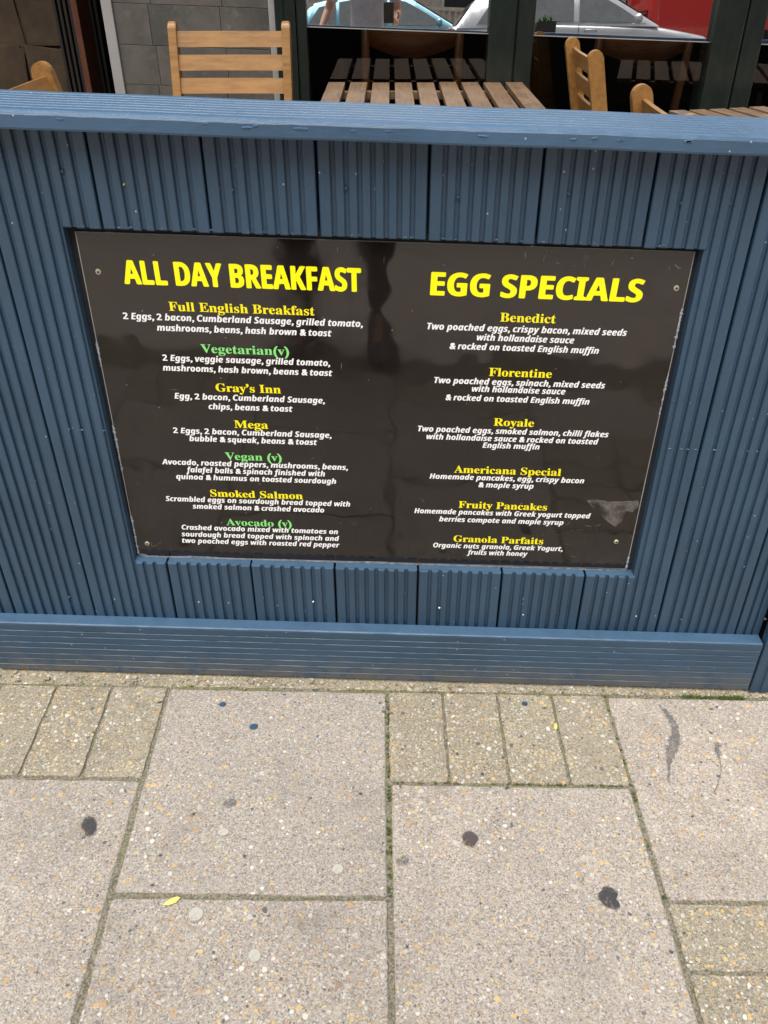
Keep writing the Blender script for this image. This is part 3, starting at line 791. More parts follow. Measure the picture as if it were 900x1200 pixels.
ch = folding_chair('honey wooden folding chair seen square on in front of the grey tiled pillar')
place(ch, -.163, 2.02, 0)
c2 = dup(ch, (0, 0, 0), 0, 'honey wooden folding chair seen edge on, upright between the two slatted tables')
place(c2, 1.095, 1.88, HALF)
c3 = dup(ch, (0, 0, 0), 0, 'folding chair close behind the barrier, round stile top showing left of far right table')
place(c3, 1.06, .80, HALF)
c0 = dup(ch, (0, 0, 0), 0, 'folding chair at the far left close behind the barrier, rounded stile top and rail showing')
place(c0, -.30, .80, HALF)

def slat_table(x0, x1, y0, y1, rz, label, along='y', n=9, H=.69):
    cx, cy_ = (x0 + x1) / 2, (y0 + y1) / 2
    r = empty('slatted_table', (cx, cy_, sh(cx)), rz, label, 'table', 'slatted wooden tables by the window')
    W, D = x1 - x0, y1 - y0
    pit = W / n
    for i in range(n):
        xa = -W / 2 + i * pit + pit * .12
        link('table_slat', box_mesh('table_slat', (xa, -D / 2, H - .018), (xa + pit * .76, D / 2, H + (rnd.random() - .5) * .002), .002), WEATHERED, r)
    for yy in (-D / 2 + .07, D / 2 - .10):
        link('cross_batten', box_mesh('cross_batten', (-W / 2 + .02, yy, H - .045), (W / 2 - .02, yy + .03, H - .0185), .002), WEATHERED, r)
    for sx_ in (-1, 1):
        for s_ in (-1, 1):
            bm = bmesh.new(); plank(bm, (sx_ * (W / 2 - .05), -s_ * (D / 2 - .06), 0), (sx_ * (W / 2 - .05), s_ * (D / 2 - .12), H - .046), .035, .02)
            link('leg', bm_mesh(bm, 'leg'), WEATHERED, r)
            for v_ in (): pass
    return r
slat_table(.138, .888, 1.74, 2.385, 0, 'weathered slatted table behind the middle of the barrier, against the left window pane')
slat_table(1.40, 2.10, 1.475, 2.125, .25, 'weathered slatted table at the far right edge, set at an angle by the right post')


# terrace floor
bm = bmesh.new()
link('terrace_floor', sheared(box_mesh('terrace_floor', (-2.6, .5, -.06), (3.4, 2.60, -.001))), simple('terrace_paving', (.16, .14, .12), .8, bump=.5), None)['kind'] = 'structure'

# ------------------------------------------------------------------ cafe front
YG = 2.43
cafe = empty('shopfront', (0, YG, 0), label='cafe shopfront with dark green timber posts, large window panes and a grey tiled pillar', cat='shopfront')
def part(name, a, b, m, bev=0.0, parent=cafe): return link(name, sheared(box_mesh(name, a, b, bev)), m, parent, True)
def ppost(x0, x1, y0, zt=2.7):
    """moulded shopfront post: two flats with a bead between"""
    bm = bmesh.new(); xm = x0 + (x1 - x0) * .60
    add_box(bm, (x0, y0, 0), (xm - .004, y0 + .12, zt), .004); add_box(bm, (xm + .004, y0 + .004, 0), (x1, y0 + .12, zt), .004)
    add_box(bm, (x0 + .01, y0 + .02, 0), (x1 - .01, y0 + .118, zt))
    return link('window_post', sheared(bm_mesh(bm, 'window_post')), GREEN, cafe, True)
bm = bmesh.new(); add_box(bm, (-.040, 2.395, 0), (.035, 2.52, 2.7), .004); add_box(bm, (.037, 2.405, 0), (.074, 2.52, 2.7), .004); add_box(bm, (-.020, 2.385, 0), (-.008, 2.394, 2.7), .002)
link('window_post', sheared(bm_mesh(bm, 'window_post')), GREEN, cafe, True)
ppost(.742, .908, 2.395); ppost(1.565, 1.750, 2.395); ppost(3.0, 3.17, 2.395)
for x0, x1 in ((.0745, .7415), (.9085, 1.5645), (1.7505, 2.9995)):
    part('bottom_rail', (x0, 2.400, 0), (x1, 2.50, .30), GREEN, .003); part('top_rail', (x0, 2.46, 2.62), (x1, 2.56, 2.70), GREEN, .003)
k = NT('window_glass')
tr = k.n('ShaderNodeBsdfTransparent', {'Color': (.82, .84, .82, 1)}); gl = k.n('ShaderNodeBsdfGlossy', {'Color': (.98, .98, .98, 1), 'Roughness': 0.0}); mx = k.n('ShaderNodeMixShader', {0: .82})
k.t.links.new(tr.outputs[0], mx.inputs[1]); k.t.links.new(gl.outputs[0], mx.inputs[2]); k.t.links.new(mx.outputs[0], k.out.inputs['Surface'])
GLASS = k.m
GLASS_LOW = k.m.copy(); GLASS_LOW.name = 'lower_window_glass'
for nd in GLASS_LOW.node_tree.nodes:
    if nd.type == 'MIX_SHADER': nd.inputs[0].default_value = .08
TILT = .06
for x0, x1 in ((.0745, .7415), (.9085, 1.5645), (1.7505, 2.9995)):
    ZS = .853                                  # fixed pane below, open-hung pane leaning back above
    for z0, z1, tl in ((.30, ZS, 0.0), (ZS + .001, 2.62, TILT)):
        bm = bmesh.new()
        a = [bm.verts.new((x, YG + (z - ZS) * math.tan(tl), z + (sh(x) if z < .9 else 0))) for x, z in ((x0, z0), (x1, z0), (x1, z1), (x0, z1))]
        bm.faces.new(a)
        link('window_pane', bm_mesh(bm, 'window_pane'), GLASS if tl else GLASS_LOW, cafe, True)
    part('glazing_strip', (x0, YG - .004, ZS - .0015), (x1, YG + .004, ZS + .0012), TRIM)
# tiled pillar: tiles as separate pieces in running bond
part('pillar_core', (-.645, 2.452, 0), (-.060, 2.60, 2.7), simple('dark_grout', (.05, .048, .045), .9))
TILE = []
for i in range(3):
    k = NT('grey_slate_tile'); v = k.coord()
    c = k.mix(k.rng(k.noise(v, 5, 7, .7), .35, .68), (.058 + i * .005, .054 + i * .005, .046 + i * .004), (.105 + i * .005, .099, .086))
    c = k.mix(k.rng(k.noise(v, 28, 7, .75), .56, .72, 0, .55), c, (.17, .165, .15))
    k.set(Base_Color=c, Roughness=.5); k.bump(k.noise(v, 40, 6), .3, .002); TILE.append(k.m)
TW, TH_ = .262, .1335; row = 0; z = .65 - TH_ * 4 - .012
z0s = z
while z < 2.6:
    x = -.640 - (TW * .5 if row % 2 else .12); 
    while x < -.065:
        a, b = max(x + .0008, -.636), min(x + TW - .0008, -.068)
        if b - a > .015:
            link('tile', sheared(box_mesh('tile', (a, 2.440 - rnd.random() * .0008, max(z + .0008, 0.001)), (b, 2.4515, z + TH_ - .0008), .0008)), rnd.choice(TILE), cafe, True)
        x += TW
    z += TH_; row += 1
part('edge_trim', (-.676, 2.428, 0), (-.638, 2.47, 2.7), TRIM, .002); part('edge_trim', (-.066, 2.428, 0), (-.042, 2.452, 2.7), TRIM, .002)
part('lintel', (-3.2, 2.40, 2.701), (3.4, 2.75, 3.5), GREEN)
part('side_wall', (-3.2, 2.45, -.05), (-2.35, 2.7, 2.7), DARKWALL); part('side_wall', (3.171, 2.45, -.05), (3.4, 2.7, 2.7), DARKWALL)
part('upper_wall', (-3.2, 2.60, 3.501), (3.4, 2.9, 6.5), simple('london_stock_brick', (.25, .19, .13), .9))
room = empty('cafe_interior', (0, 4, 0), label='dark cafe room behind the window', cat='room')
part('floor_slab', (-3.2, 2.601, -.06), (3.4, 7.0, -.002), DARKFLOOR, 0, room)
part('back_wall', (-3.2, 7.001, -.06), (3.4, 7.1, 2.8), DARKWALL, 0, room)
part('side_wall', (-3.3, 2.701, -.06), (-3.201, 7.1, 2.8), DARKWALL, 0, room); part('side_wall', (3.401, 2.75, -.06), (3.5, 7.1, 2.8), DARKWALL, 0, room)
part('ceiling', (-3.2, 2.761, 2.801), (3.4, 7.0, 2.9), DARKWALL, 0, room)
# open doorway on the left: stone wall inside, ribbed heater, red-brown door
wall = empty('stone_wall', (-1.25, 2.95, 0), label='rough brown stone wall inside the open doorway at the left', cat='wall')
STONE = simple('brown_stone', (.040, .024, .011), .85, var=.35, scale=9, bump=.8, bscale=60)
part('wall_core', (-2.3, 2.99, 0), (-1.02, 3.1, 2.6), simple('dark_mortar', (.02, .017, .012), .9), 0, wall)
zz = .3
while zz < 2.5:
    hh = rnd.uniform(.15, .25); x = -2.28 + rnd.random() * .06
    while x < -1.06:
        ww = rnd.uniform(.12, .24); x2 = min(x + ww, -1.03)
        if x2 - x > .04:
            bm = bmesh.new(); vs = add_box(bm, (x + .006, 2.955 + rnd.random() * .02, zz + .006), (x2 - .006, 2.992, zz + hh - .006), .004)
            for v_ in bm.verts: v_.co.x += rnd.gauss(0, .009); v_.co.z += rnd.gauss(0, .012)
            link('stone', sheared(bm_mesh(bm, 'stone')), STONE, wall, True)
        x = x2
    zz += hh
heater = empty('ribbed_column', (-.93, 2.9, 0), label='dark ribbed column beside the stone wall in the doorway', cat='radiator')
for i in range(9):
    part('fin', (-1.01 + i * .021, 2.88, .1), (-1.01 + i * .021 + .012, 2.93, 1.6), simple('dark_brown_fin', (.009, .0065, .005), .5) if i == 0 else bpy.data.materials['dark_brown_fin'], .002, heater)
door = empty('open_door', (-.80, 2.9, 0), label='red brown wooden door standing open in the dark doorway left of the tiled pillar', cat='door')
link('door_leaf', sheared(box_mesh('door_leaf', (-.89, 2.74, 0), (-.865, 3.4, 2.1), .003)), DOORWOOD, door, True)
link('door_panel', sheared(box_mesh('door_panel', (-.855, 3.2, .90), (-.60, 3.24, 1.9), .003)), DOORWOOD, door, True)
# chairs inside the cafe
def bentwood(label):
    r = empty('bentwood_chair', (0, 0, 0), 0, label, 'chair', 'brown chairs inside the cafe')
    for s_ in (-1, 1):
        bm = bmesh.new(); add_tube(bm, [(s_ * .19, .19, 0), (s_ * .185, .17, .46), (s_ * .19, .2, .66), (s_ * .19, .23, .86)], [.015, .019, .018, .016]); link('back_leg', bm_mesh(bm, 'back_leg', True), BROWNWOOD, r)
        bm = bmesh.new(); add_tube(bm, [(s_ * .19, -.2, 0), (s_ * .18, -.19, .45)], [.014, .02]); link('front_leg', bm_mesh(bm, 'front_leg', True), BROWNWOOD, r)
    bm = bmesh.new(); rings = []
    for t in range(13):
        u = 2 * t / 12 - 1; x = .185 * u; yb = .20 + .03 * (1 - u * u); zl = .78 - .045 * (1 - u * u)
        rings.append([bm.verts.new(q) for q in ((x, yb, zl), (x, yb + .014, zl), (x, yb + .035, .855 + .01 * (1 - u * u)), (x, yb + .02, .855 + .01 * (1 - u * u)))])
    for a, b in zip(rings, rings[1:]):
        for t in range(4): bm.faces.new((a[t], a[(t + 1) % 4], b[(t + 1) % 4], b[t]))
    bm.faces.new(rings[0][::-1]); bm.faces.new(rings[-1]); link('backrest', bm_mesh(bm, 'backrest', True), BROWNWOOD, r)
    link('seat', box_mesh('seat', (-.2, -.22, .445), (.2, .2, .475), .01), BROWNWOOD, r)
    return r
b1 = bentwood('brown chair inside the cafe behind the left window pane'); b1.location = (.47, 2.95, sh(.47)); b1.rotation_euler = (0, 0, math.pi)
b2 = dup(b1, (1.42, 3.05, sh(1.42)), math.pi + .05, 'brown chair inside the cafe behind the right window pane')

# ------------------------------------------------------------------ street behind the camera (seen mirrored in the panes)
def car_paint(name, col, met=.35): 
    k = NT(name); v = k.coord(); k.set(Base_Color=k.mix(k.rng(k.noise(v, 2, 4), .3, .7), tuple(x * .93 for x in col), col), Metallic=met, Roughness=.3, Coat_Weight=.8, Coat_Roughness=.06); return k.m
CARGLASS = simple('pale_sky_car_glass', (.24, .26, .26), .05, var=.1); TYRE = simple('tyre_rubber', (.02, .02, .02), .8); ALLOY = simple('alloy_wheel', (.45, .45, .46), .3, .8)  # car glass: mirrored pale sky put into its grey base colour
LAMPR = simple('red_lamp_glass', (.5, .02, .02), .15); LAMPW = simple('clear_lamp_glass', (.7, .7, .7), .1); CHROME = simple('chrome_strip', (.6, .6, .62), .15, .95, var=.03)
PINK = simple('pale_curtain', (.5, .5, .48), .8)
def interp(tab, x):
    for (a, va), (b, vb) in zip(tab, tab[1:]):
        if x <= b: t = (x - a) / (b - a); return va + (vb - va) * t
    return tab[-1][1]
def car(label, col, loc, matname):
    """nose towards +x, origin on the road under the middle; estate/hatch profile"""
    r = empty('parked_car', loc, 0, label, 'car', 'cars on the street')
    BODY = car_paint(matname, col)
    belt = [(-2.2, .60), (-2.12, .92), (-1.0, .95), (.95, .90), (1.15, .88), (1.9, .76), (2.15, .60), (2.2, .48)]
    half = [(-2.2, .72), (-2.0, .86), (0, .89), (1.5, .87), (2.05, .74), (2.2, .58)]
    xs = [-2.2 + 4.4 * t / 44 for t in range(45)]
    bm = bmesh.new(); rings = []
    for x in xs:
        h, b = interp(half, x), interp(belt, x); lo = .26
        sec = [(-h * .93, lo), (-h, .42), (-h, b - .10), (-h * .95, b - .02), (-h * .8, b + .015), (0, b + .035), (h * .8, b + .015), (h * .95, b - .02), (h, b - .10), (h, .42), (h * .93, lo)]
        for wx in (-1.35, 1.38):       # wheel arches
            if abs(x - wx) < .36:
                az = .33 + math.sqrt(max(0, .36 ** 2 - (x - wx) ** 2)); sec = [(y, max(z, az)) if abs(y) > h * .9 and z < az else (y, z) for y, z in sec]
        rings.append([bm.verts.new((x, y, z)) for y, z in sec])
    for a, b in zip(rings, rings[1:]):
        n = len(a)
        for t in range(n): bm.faces.new((a[t], a[(t + 1) % n], b[(t + 1) % n], b[t]))
    bm.faces.new(rings[0]); bm.faces.new(rings[-1][::-1]); link('body', bm_mesh(bm, 'body', True), BODY, r)
    # roof and pillars
    roof = [(-2.05, .93), (-1.75, 1.30), (-1.2, 1.42), (-.2, 1.46), (.25, 1.40), (1.12, .93)]
    bm = bmesh.new(); rings = []
    for t in range(41):
        x = -2.05 + 3.17 * t / 40; z = interp(roof, x); f = (z - .9) / .56; hh = .84 - .22 * f
        rings.append([bm.verts.new((x, y, zz)) for y, zz in ((-.84, .90), (-hh, z - .03), (-hh * .85, z), (hh * .85, z), (hh, z - .03), (.84, .90))])
    for a, b in zip(rings, rings[1:]):
        for t in range(5): bm.faces.new((a[t], a[t + 1], b[t + 1], b[t]))
    link('roof', bm_mesh(bm, 'roof', True), BODY, r)
    for s_ in (-1, 1):
        def side(x, z): f = (z - .9) / .56; return s_ * (.852 - .22 * f)
        for nm, poly in (('window', [(-1.72, .96), (-1.18, .97), (-1.18, 1.33), (-1.50, 1.26)]), ('window', [(-1.12, .97), (-.22, .97), (-.22, 1.385), (-.9, 1.38), (-1.12, 1.345)]), ('window', [(-.13, .97), (.86, .955), (.55, 1.14), (.22, 1.31), (.1, 1.36), (-.13, 1.38)])):
            bm = bmesh.new(); bm.faces.new([bm.verts.new((x, side(x, z), z)) for x, z in poly]); 
            link(nm, bm_mesh(bm, nm), CARGLASS, r)
        bm = bmesh.new(); add_tube(bm, [(-1.74, s_ * .858, .945), (-.2, s_ * .862, .95), (.9, s_ * .86, .935)], .009, 6); link('window_trim', bm_mesh(bm, 'window_trim'), CHROME, r)
        for x in (-.05, -1.0):
            bm = bmesh.new(); add_tube(bm, [(x, s_ * .885, .84), (x + .02, s_ * .915, .85), (x + .16, s_ * .915, .85), (x + .18, s_ * .885, .84)], .014, 6); link('door_handle', bm_mesh(bm, 'door_handle', True), BODY, r)
            link('door_gap', box_mesh('door_gap', (x - .10, s_ * .887 - .004, .35), (x - .094, s_ * .887 + .006, .93)), BLACK, r)
        bm = bmesh.new(); bmesh.ops.create_icosphere(bm, subdivisions=2, radius=1, matrix=Matrix.Translation((.74, s_ * .99, 1.0)) @ Matrix.Diagonal((.06, .11, .075, 1))); mm = link('mirror', bm_mesh(bm, 'mirror', True), BODY, r)
        for x in (-1.35, 1.38):
            bm = bmesh.new(); bmesh.ops.create_cone(bm, cap_ends=True, segments=28, radius1=.33, radius2=.33, depth=.2, matrix=Matrix.Translation((x, s_ * .78, .33)) @ Matrix.Rotation(HALF, 4, 'X')); wl = link('wheel', bm_mesh(bm, 'wheel'), TYRE, r)
            bm = bmesh.new(); bmesh.ops.create_cone(bm, cap_ends=True, segments=20, radius1=.22, radius2=.19, depth=.22, matrix=Matrix.Translation((x, s_ * .785, .33)) @ Matrix.Rotation(HALF * s_, 4, 'X')); rm = link('rim', bm_mesh(bm, 'rim'), ALLOY, wl)
        link('tail_lamp', box_mesh('tail_lamp', (-2.19, s_ * .64 - .14, .72), (-2.02, s_ * .64 + .14, .90), .02), LAMPR, r)
        link('headlight', box_mesh('headlight', (2.0, s_ * .60 - .12, .58), (2.17, s_ * .60 + .12, .70), .02), LAMPW, r)
    for poly in ([(1.06, .965), (.30, 1.375)], [(-2.02, .97), (-1.79, 1.26)]):
        (xa, za), (xb, zb_) = poly; o_ = .012
        bm = bmesh.new(); bm.faces.new([bm.verts.new(q) for q in ((xa + (o_ if xa > 0 else -o_), -.72, za), (xa + (o_ if xa > 0 else -o_), .72, za), (xb + (o_ if xa > 0 else -o_), .60, zb_), (xb + (o_ if xa > 0 else -o_), -.60, zb_))]); link('windscreen' if xa > 0 else 'rear_window', bm_mesh(bm, 'screen'), CARGLASS, r)
    link('bumper', box_mesh('bumper', (-2.26, -.75, .30), (-2.10, .75, .60), .04), BLACK, r)
    return r
def on_road(x, y): return (x, y, -.11 + sh(x) + rise(y))
car('silver estate car parked across the street, mirrored in the right window', (.62, .63, .66), (lambda p: (p[0], p[1], p[2] + .18))(on_road(3.5, -9.9)), 'silver_car_paint')
car('light blue car further left across the street, mirrored in the left window', (.16, .42, .52), on_road(.6, -12.9), 'light_blue_car_paint')

def bus(label, loc):
    r = empty('double_decker_bus', loc, 0, label, 'bus', 'red buses on the street')
    RED = bpy.data.materials.get('bus_red_paint') or car_paint('bus_red_paint', (.80, .008, .010), 0.0)
    L, W, H = 10.5, 2.5, 4.35
    bm = bmesh.new(); add_box(bm, (0, -W / 2, .3), (L, W / 2, H), .16); link('body', bm_mesh(bm, 'body', True), RED, r)
    for s_ in (-1, 1):
        y = s_ * (W / 2 + .006)
        for z0, z1, xs_ in ((1.35, 2.1, [1.35 + 1.45 * i for i in range(6)]), (2.85, 3.75, [.5 + 1.45 * i for i in range(7)])):
            for x in xs_:
                link('window', box_mesh('window', (x, y - .012, z0), (min(x + 1.38, L - .15), y + .012, z1), .005), BUSGLASS, r)
        for x in (2.3, 8.0):
            bm = bmesh.new(); bmesh.ops.create_cone(bm, cap_ends=True, segments=28, radius1=.48, radius2=.48, depth=.3, matrix=Matrix.Translation((x, s_ * 1.12, .48)) @ Matrix.Rotation(HALF, 4, 'X')); wl = link('wheel', bm_mesh(bm, 'wheel'), TYRE, r)
    link('rear_grille', box_mesh('rear_grille', (-.012, -.8, .75), (.01, .8, 1.35)), BLACK, r)
    for i in range(7): link('grille_bar', box_mesh('grille_bar', (-.03, -.78, .80 + i * .08), (-.013, .78, .825 + i * .08)), RED, r)
    link('rear_window', box_mesh('rear_window', (-.012, -1.0, 2.9), (.01, 1.0, 3.7)), BUSGLASS, r)
    return r
BUSGLASS = simple('bus_window_glass', (.012, .013, .015), .06)
bus('red double decker bus behind the silver car, mirrored at the right edge', (5.95, -15.6, -.11 + sh(6.1) + rise(-15.6)))

# pale terrace opposite
terrace = empty('terrace_house', (3, -21, 0), label='pale stone terrace on the far side of the street with tall windows and iron railings', cat='building')
STUC = simple('cream_stucco', (.62, .57, .48), .8)
WINF = simple('white_sash_paint', (.7, .7, .68), .5)
part('wall', (-14, -21.6, .9), (24, -21.0, 9.5), STUC, 0, terrace)
part('cornice', (-14.1, -20.99, 9.0), (24.1, -20.7, 9.3), STUC, .03, terrace)
for i in range(15):
    for zz in (2.3, 5.6):
        x = -12.5 + i * 2.5
        fr = part('window', (x - .62, -20.995, zz - .05), (x + .62, -20.93, zz + 2.15), WINF, .01, terrace)
        pn = link('pane', sheared(box_mesh('pane', (x - .54, -20.925, zz + .03), (x + .54, -20.915, zz + 2.07))), BUSGLASS, fr, True)
rail = empty('iron_railings', (3, -19.6, 0), label='row of pale upright railings in front of the terrace opposite', cat='railings')
for i in range(120): 
    x = -6 + i * .16
    if i == 0: rb = part('railing_bar', (x, -19.62, 1.0), (x + .05, -19.57, 2.2), STUC, 0, rail)
    else:
        c_ = rb.copy(); COL.objects.link(c_); c_.location.x += i * .16; c_.location.z += SHEAR * i * .16
part('top_bar', (-6, -19.64, 2.2), (13.2, -19.55, 2.27), STUC, 0, rail)
# planter with a small green plant by the kerb
PLX, PLY = 2.15, -5.0
plz = sh(PLX) + rise(PLY)
pot = empty('planter', (PLX, PLY, plz), 0, 'tall square black planter by the kerb, mirrored just right of the middle window post', 'planter')
bm = bmesh.new(); hp_ = 1.205 - plz
a = [bm.verts.new((sx_ * .10, sy_ * .10, 0)) for sx_, sy_ in ((-1, -1), (1, -1), (1, 1), (-1, 1))]; b = [bm.verts.new((v.co.x * 1.25, v.co.y * 1.25, hp_)) for v in a]
c_ = [bm.verts.new((v.co.x * 1.08, v.co.y * 1.08, hp_)) for v in a]; d_ = [bm.verts.new((v.co.x * 1.05, v.co.y * 1.05, hp_ - .06)) for v in a]
for p_, q_ in ((a, b), (b, c_), (c_, d_)):
    for i in range(4): bm.faces.new((p_[i], p_[(i + 1) % 4], q_[(i + 1) % 4], q_[i]))
bm.faces.new(a[::-1]); bm.faces.new(d_); link('pot', bm_mesh(bm, 'pot'), BLACK, pot)
link('soil', box_mesh('soil', (-.10, -.10, hp_ - .09), (.10, .10, hp_ - .03)), bpy.data.materials['packed_earth'], pot)
plant = empty('potted_plant', (PLX, PLY, plz + hp_ - .03), 0, 'small bright green leafy plant growing in the black planter', 'plant')
LEAF = simple('green_leaf', (.07, .16, .035), .5, var=.4, scale=30)
bm = bmesh.new()
for i in range(46):
    az = rnd.random() * 6.28; el = rnd.uniform(.2, 1.4); L = rnd.uniform(.06, .16)
    dv = Vector((math.cos(az) * math.cos(el), math.sin(az) * math.cos(el), math.sin(el))); sd_ = dv.cross(Vector((0, 0, 1))).normalized() * .018; p0 = Vector((rnd.gauss(0, .04), rnd.gauss(0, .04), 0))
    m_ = p0 + dv * L * .55; t_ = p0 + dv * L - Vector((0, 0, .02))
    bm.faces.new([bm.verts.new(q) for q in (p0 + dv * L * .15, m_ + sd_, t_, m_ - sd_)])
link('foliage', bm_mesh(bm, 'foliage'), LEAF, plant)
bm = bmesh.new()
for i in range(5): add_tube(bm, [(rnd.gauss(0, .02), rnd.gauss(0, .02), -.01), (rnd.gauss(0, .03), rnd.gauss(0, .03), .09)], .003, 5)
link('stem', bm_mesh(bm, 'stem'), LEAF, plant)


# ------------------------------------------------------------------ the photographer
def skin_body(name, chains, root, m, parent=None, sub=2, smooth=True):
    """chains: lists of (point, rx, ry); equal points are welded"""
    bm = bmesh.new(); lay = bm.verts.layers.skin.verify(); seen = {}
    def V(p, rx, ry):
        kx = tuple(round(a, 4) for a in p)
        if kx not in seen:
            v = bm.verts.new(p); v[lay].radius = (rx, ry); v[lay].use_root = (kx == tuple(round(a, 4) for a in root)); seen[kx] = v
        return seen[kx]
    for ch_ in chains:
        vs = [V(*c_) for c_ in ch_]
        for a, b in zip(vs, vs[1:]):
            if not bm.edges.get((a, b)): bm.edges.new((a, b))
    me = bpy.data.meshes.new(name); bm.to_mesh(me); bm.free()
    o = bpy.data.objects.new(name, me); COL.objects.link(o)
    o.modifiers.new('skin', 'SKIN').use_smooth_shade = True
    sm = o.modifiers.new('sub', 'SUBSURF'); sm.levels = sub; sm.render_levels = sub
    bpy.context.view_layer.update()
    dg = bpy.context.evaluated_depsgraph_get(); me2 = bpy.data.meshes.new_from_object(o.evaluated_get(dg)); me2.name = name
    bpy.data.objects.remove(o)
    for p in me2.polygons: p.use_smooth = True
    me2.materials.clear()
    return link(name, me2, m, parent)
SKIN = simple('skin', (.50, .27, .18), .5, var=.06); SHIRT = simple('pale_grey_shirt', (.42, .42, .47), .8, var=.12, scale=14, bump=.4, bscale=40); TROU = simple('dark_trousers', (.035, .035, .045), .85, bump=.4)
HAIR = simple('dark_hair', (.03, .02, .015), .6, bump=.8, bscale=300, stretch=(6, 6, 1)); SHOE = simple('dark_shoe', (.03, .028, .026), .5)
PX, PY = .215, -1.50
man = empty('person', (PX, PY, sh(PX)), 0, 'person in a pale grey shirt and dark trousers holding up a phone on the pavement', 'person')
man.location.z = sh(PX)
hp = CAM - Vector(man.location)                              # lens position in the person's own space
pc = hp - FWD * .016 - UP * .058 + RIGHT * .0                 # phone centre
def up2(a): return Vector(a)
Rsh, Rel = Vector((.185, 0.0, 1.40)), Vector((.235, .02, 1.11))
grip = pc + RIGHT * .020 - FWD * .022 - UP * .035
Rwr = grip - FWD * .02 - UP * .075 + RIGHT * .03
Lsh, Lel, Lwr = Vector((-.185, 0.0, 1.40)), Vector((-.30, -.03, 1.13)), Vector((-.36, .12, .98))
neck, head = Vector((0, .01, 1.47)), Vector((0, .06, 1.60))
def mid(a, b, t=.5): return a.lerp(b, t)
T = tuple
body = [[((0, 0, .93), .125, .095), ((0, 0, 1.06), .115, .085), ((0, 0, 1.22), .125, .09), ((0, .0, 1.36), .12, .085), (T(neck), .055, .055), ((0, .045, 1.545), .062, .07), ((0, .058, 1.62), .078, .095), ((0, .05, 1.685), .062, .075)],
        [((0, .0, 1.36), .12, .085), (T(Rsh), .058, .055), (T(mid(Rsh, Rel)), .047, .045), (T(Rel), .038, .036), (T(mid(Rel, Rwr, .35)), .038, .034), (T(Rwr), .024, .020)],
        [((0, .0, 1.36), .12, .085), (T(Lsh), .058, .055), (T(mid(Lsh, Lel)), .047, .045), (T(Lel), .038, .036), (T(mid(Lel, Lwr, .35)), .037, .033), (T(Lwr), .024, .020)]]
for s_ in (-1, 1):
    body.append([((0, 0, .93), .125, .095), ((s_ * .10, 0, .84), .088, .088), ((s_ * .115, .01, .66), .074, .074), ((s_ * .12, .02, .49), .055, .055), ((s_ * .125, -.01, .34), .054, .055), ((s_ * .13, -.02, .10), .034, .036), ((s_ * .13, -.01, .055), .036, .04), ((s_ * .145, .14, .04), .036, .022)])
# palms are part of the same surface
def palm_dir(wr, d): return wr + d * .075
dR = (grip - Rwr).normalized(); dL = Vector((-.05, .3, -.95)).normalized()
pR = Rwr + dR * .065; pL = Lwr + dL * .065
body[1] += [(T(pR), .034, .014)]; body[2] += [(T(pL), .036, .015)]
bo = skin_body('body', body, (0, 0, .93), SKIN, man)
def finger(base, d1, d2, d3, L, r, nm='finger'):
    p = [base, base + d1 * L * .45, base + d1 * L * .45 + d2 * L * .32, base + d1 * L * .45 + d2 * L * .32 + d3 * L * .23]
    return skin_body(nm, [[(T(p[0]), r, r), (T(p[1]), r * .92, r * .92), (T(p[2]), r * .85, r * .85), (T(p[3]), r * .7, r * .7)]], T(p[0]), SKIN, man, 1)
side = RIGHT
for i, L in enumerate((.066, .076, .070, .056)):               # right hand: fingers across the back of the phone
    b = pR + UP * (.012 - i * .017) + dR * .012 + side * .018
    finger(b, (UP * .25 + side * -.75 - FWD * .1).normalized(), (side * -.95 + UP * .1).normalized(), (side * -.8 + FWD * .25).normalized(), L, .0085)
finger(pR + side * .03 - dR * .02, (side * .35 + UP * .75 + FWD * -.1).normalized(), (UP * .9 - side * .2).normalized(), (UP * .9 - side * .3).normalized(), .062, .0105, 'thumb')
for i, L in enumerate((.070, .078, .072, .058)):               # left hand hangs relaxed
    b = pL + Vector((.0, .026 - i * .018, -.012)); finger(b, dL, (dL + Vector((.25, 0, 0))).normalized(), (dL + Vector((.6, 0, 0))).normalized(), L, .0085)
finger(pL + Vector((.01, .032, .03)), (dL * .7 + Vector((.2, .6, 0))).normalized(), dL, (dL + Vector((.3, 0, 0))).normalized(), .06, .0105, 'thumb')
shirt = [[((0, 0, .90), .150, .115), ((0, 0, 1.05), .138, .104), ((0, 0, 1.22), .142, .105), ((0, .0, 1.36), .135, .098), ((0, .005, 1.445), .075, .068)],
         [((0, .0, 1.36), .135, .098), (T(Rsh), .072, .068), (T(mid(Rsh, Rel, .5)), .062, .058), (T(mid(Rsh, Rel, .85)), .058, .052)],
         [((0, .0, 1.36), .135, .098), (T(Lsh), .072, .068), (T(mid(Lsh, Lel, .5)), .062, .058), (T(mid(Lsh, Lel, .85)), .058, .052)]]
skin_body('shirt', shirt, (0, 0, .90), SHIRT, man)
tr_ = [[((0, 0, .95), .136, .106)]]
trs = []
for s_ in (-1, 1): trs.append([((0, 0, .95), .136, .106), ((s_ * .10, 0, .84), .103, .10), ((s_ * .115, .01, .66), .088, .088), ((s_ * .12, .02, .49), .072, .072), ((s_ * .125, -.01, .30), .068, .068), ((s_ * .13, -.02, .085), .058, .060)])
skin_body('trousers', trs, (0, 0, .95), TROU, man)
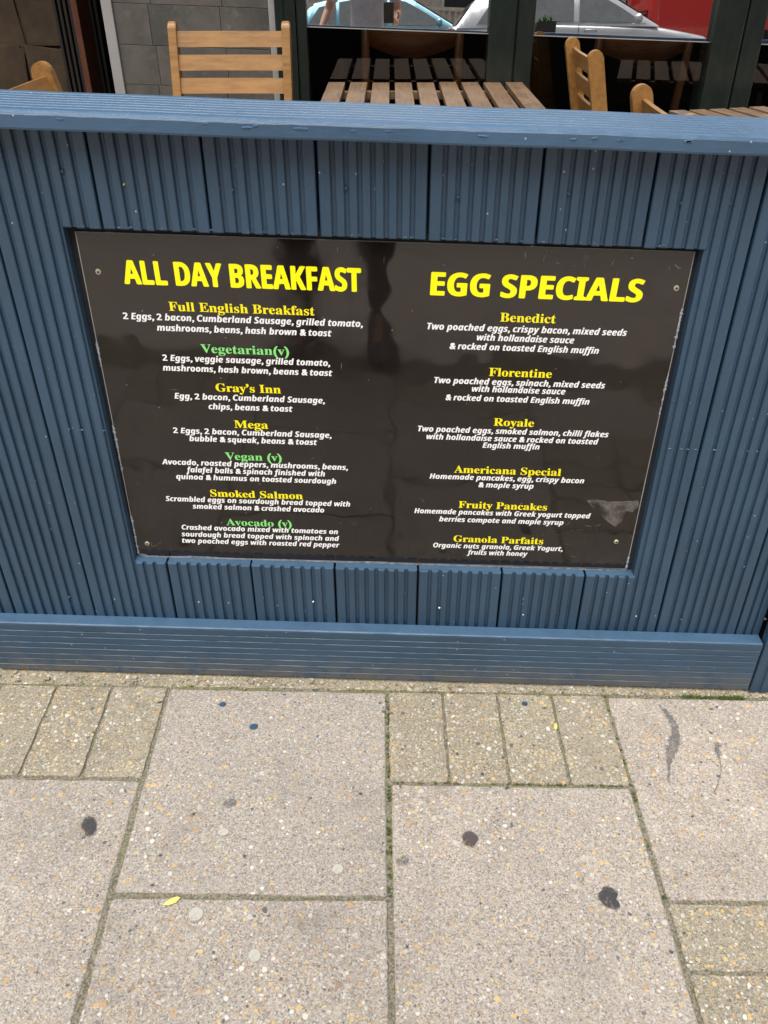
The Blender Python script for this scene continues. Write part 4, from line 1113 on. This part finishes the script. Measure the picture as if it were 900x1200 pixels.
for s_ in (-1, 1):
    bm = bmesh.new(); rings = []
    for (y, wz, hz, zc) in ((-.075, .030, .030, .045), (-.04, .040, .045, .055), (.03, .042, .042, .05), (.11, .050, .030, .038), (.17, .046, .024, .032), (.205, .026, .016, .026)):
        rings.append([bm.verts.new((s_ * (.13 + y * .08) + wz * math.cos(a), y, max(.002, zc + hz * math.sin(a)))) for a in [2 * math.pi * t / 12 for t in range(12)]])
    for a, b in zip(rings, rings[1:]):
        for t in range(12): bm.faces.new((a[t], a[(t + 1) % 12], b[(t + 1) % 12], b[t]))
    bm.faces.new(rings[0]); bm.faces.new(rings[-1][::-1]); link('shoe', bm_mesh(bm, 'shoe', True), SHOE, man)
def blob(nm, c_, r_, m, par=man, cutf=None, rot=None):
    bm = bmesh.new(); bmesh.ops.create_icosphere(bm, subdivisions=3, radius=1, matrix=Matrix.Translation(c_) @ (rot or Matrix()) @ Matrix.Diagonal((*r_, 1)))
    if cutf: bmesh.ops.delete(bm, geom=[v for v in bm.verts if cutf(v.co)], context='VERTS')
    return link(nm, bm_mesh(bm, nm, True), m, par)
blob('hair', (0, .042, 1.655), (.088, .108, .095), HAIR, cutf=lambda c_: c_.y > .09 and c_.z < 1.70 or c_.z < 1.59)
blob('nose', (0, .152, 1.595), (.013, .016, .022), SKIN)
blob('mouth', (0, .136, 1.558), (.024, .010, .007), simple('lips', (.42, .16, .13), .4))
for s_ in (-1, 1):
    blob('eye', (s_ * .031, .132, 1.620), (.012, .010, .008), simple('eye_white', (.7, .7, .68), .2)); blob('ear', (s_ * .080, .045, 1.61), (.010, .020, .030), SKIN)
bm = bmesh.new(); wz = Lwr + (Lel - Lwr).normalized() * .02; ax = (Lel - Lwr).normalized().to_track_quat('Z', 'Y').to_matrix().to_4x4()
bmesh.ops.create_cone(bm, cap_ends=False, segments=20, radius1=.033, radius2=.033, depth=.022, matrix=Matrix.Translation(wz) @ ax)
tag(link('watch', bm_mesh(bm, 'watch', True), CHROME), 'steel wrist watch on the left wrist of the person with the phone', 'watch'); bpy.data.objects['watch'].location = man.location
bm = bmesh.new(); add_box(bm, (-.037, -.078, -.0042), (.037, .078, .0042), .004)
ph = link('phone', bm_mesh(bm, 'phone'), BLACK); tag(ph, 'black mobile phone held up by the person in the grey shirt', 'phone')
ph.matrix_world = Matrix.Translation(Vector(man.location) + pc) @ M3.to_4x4()
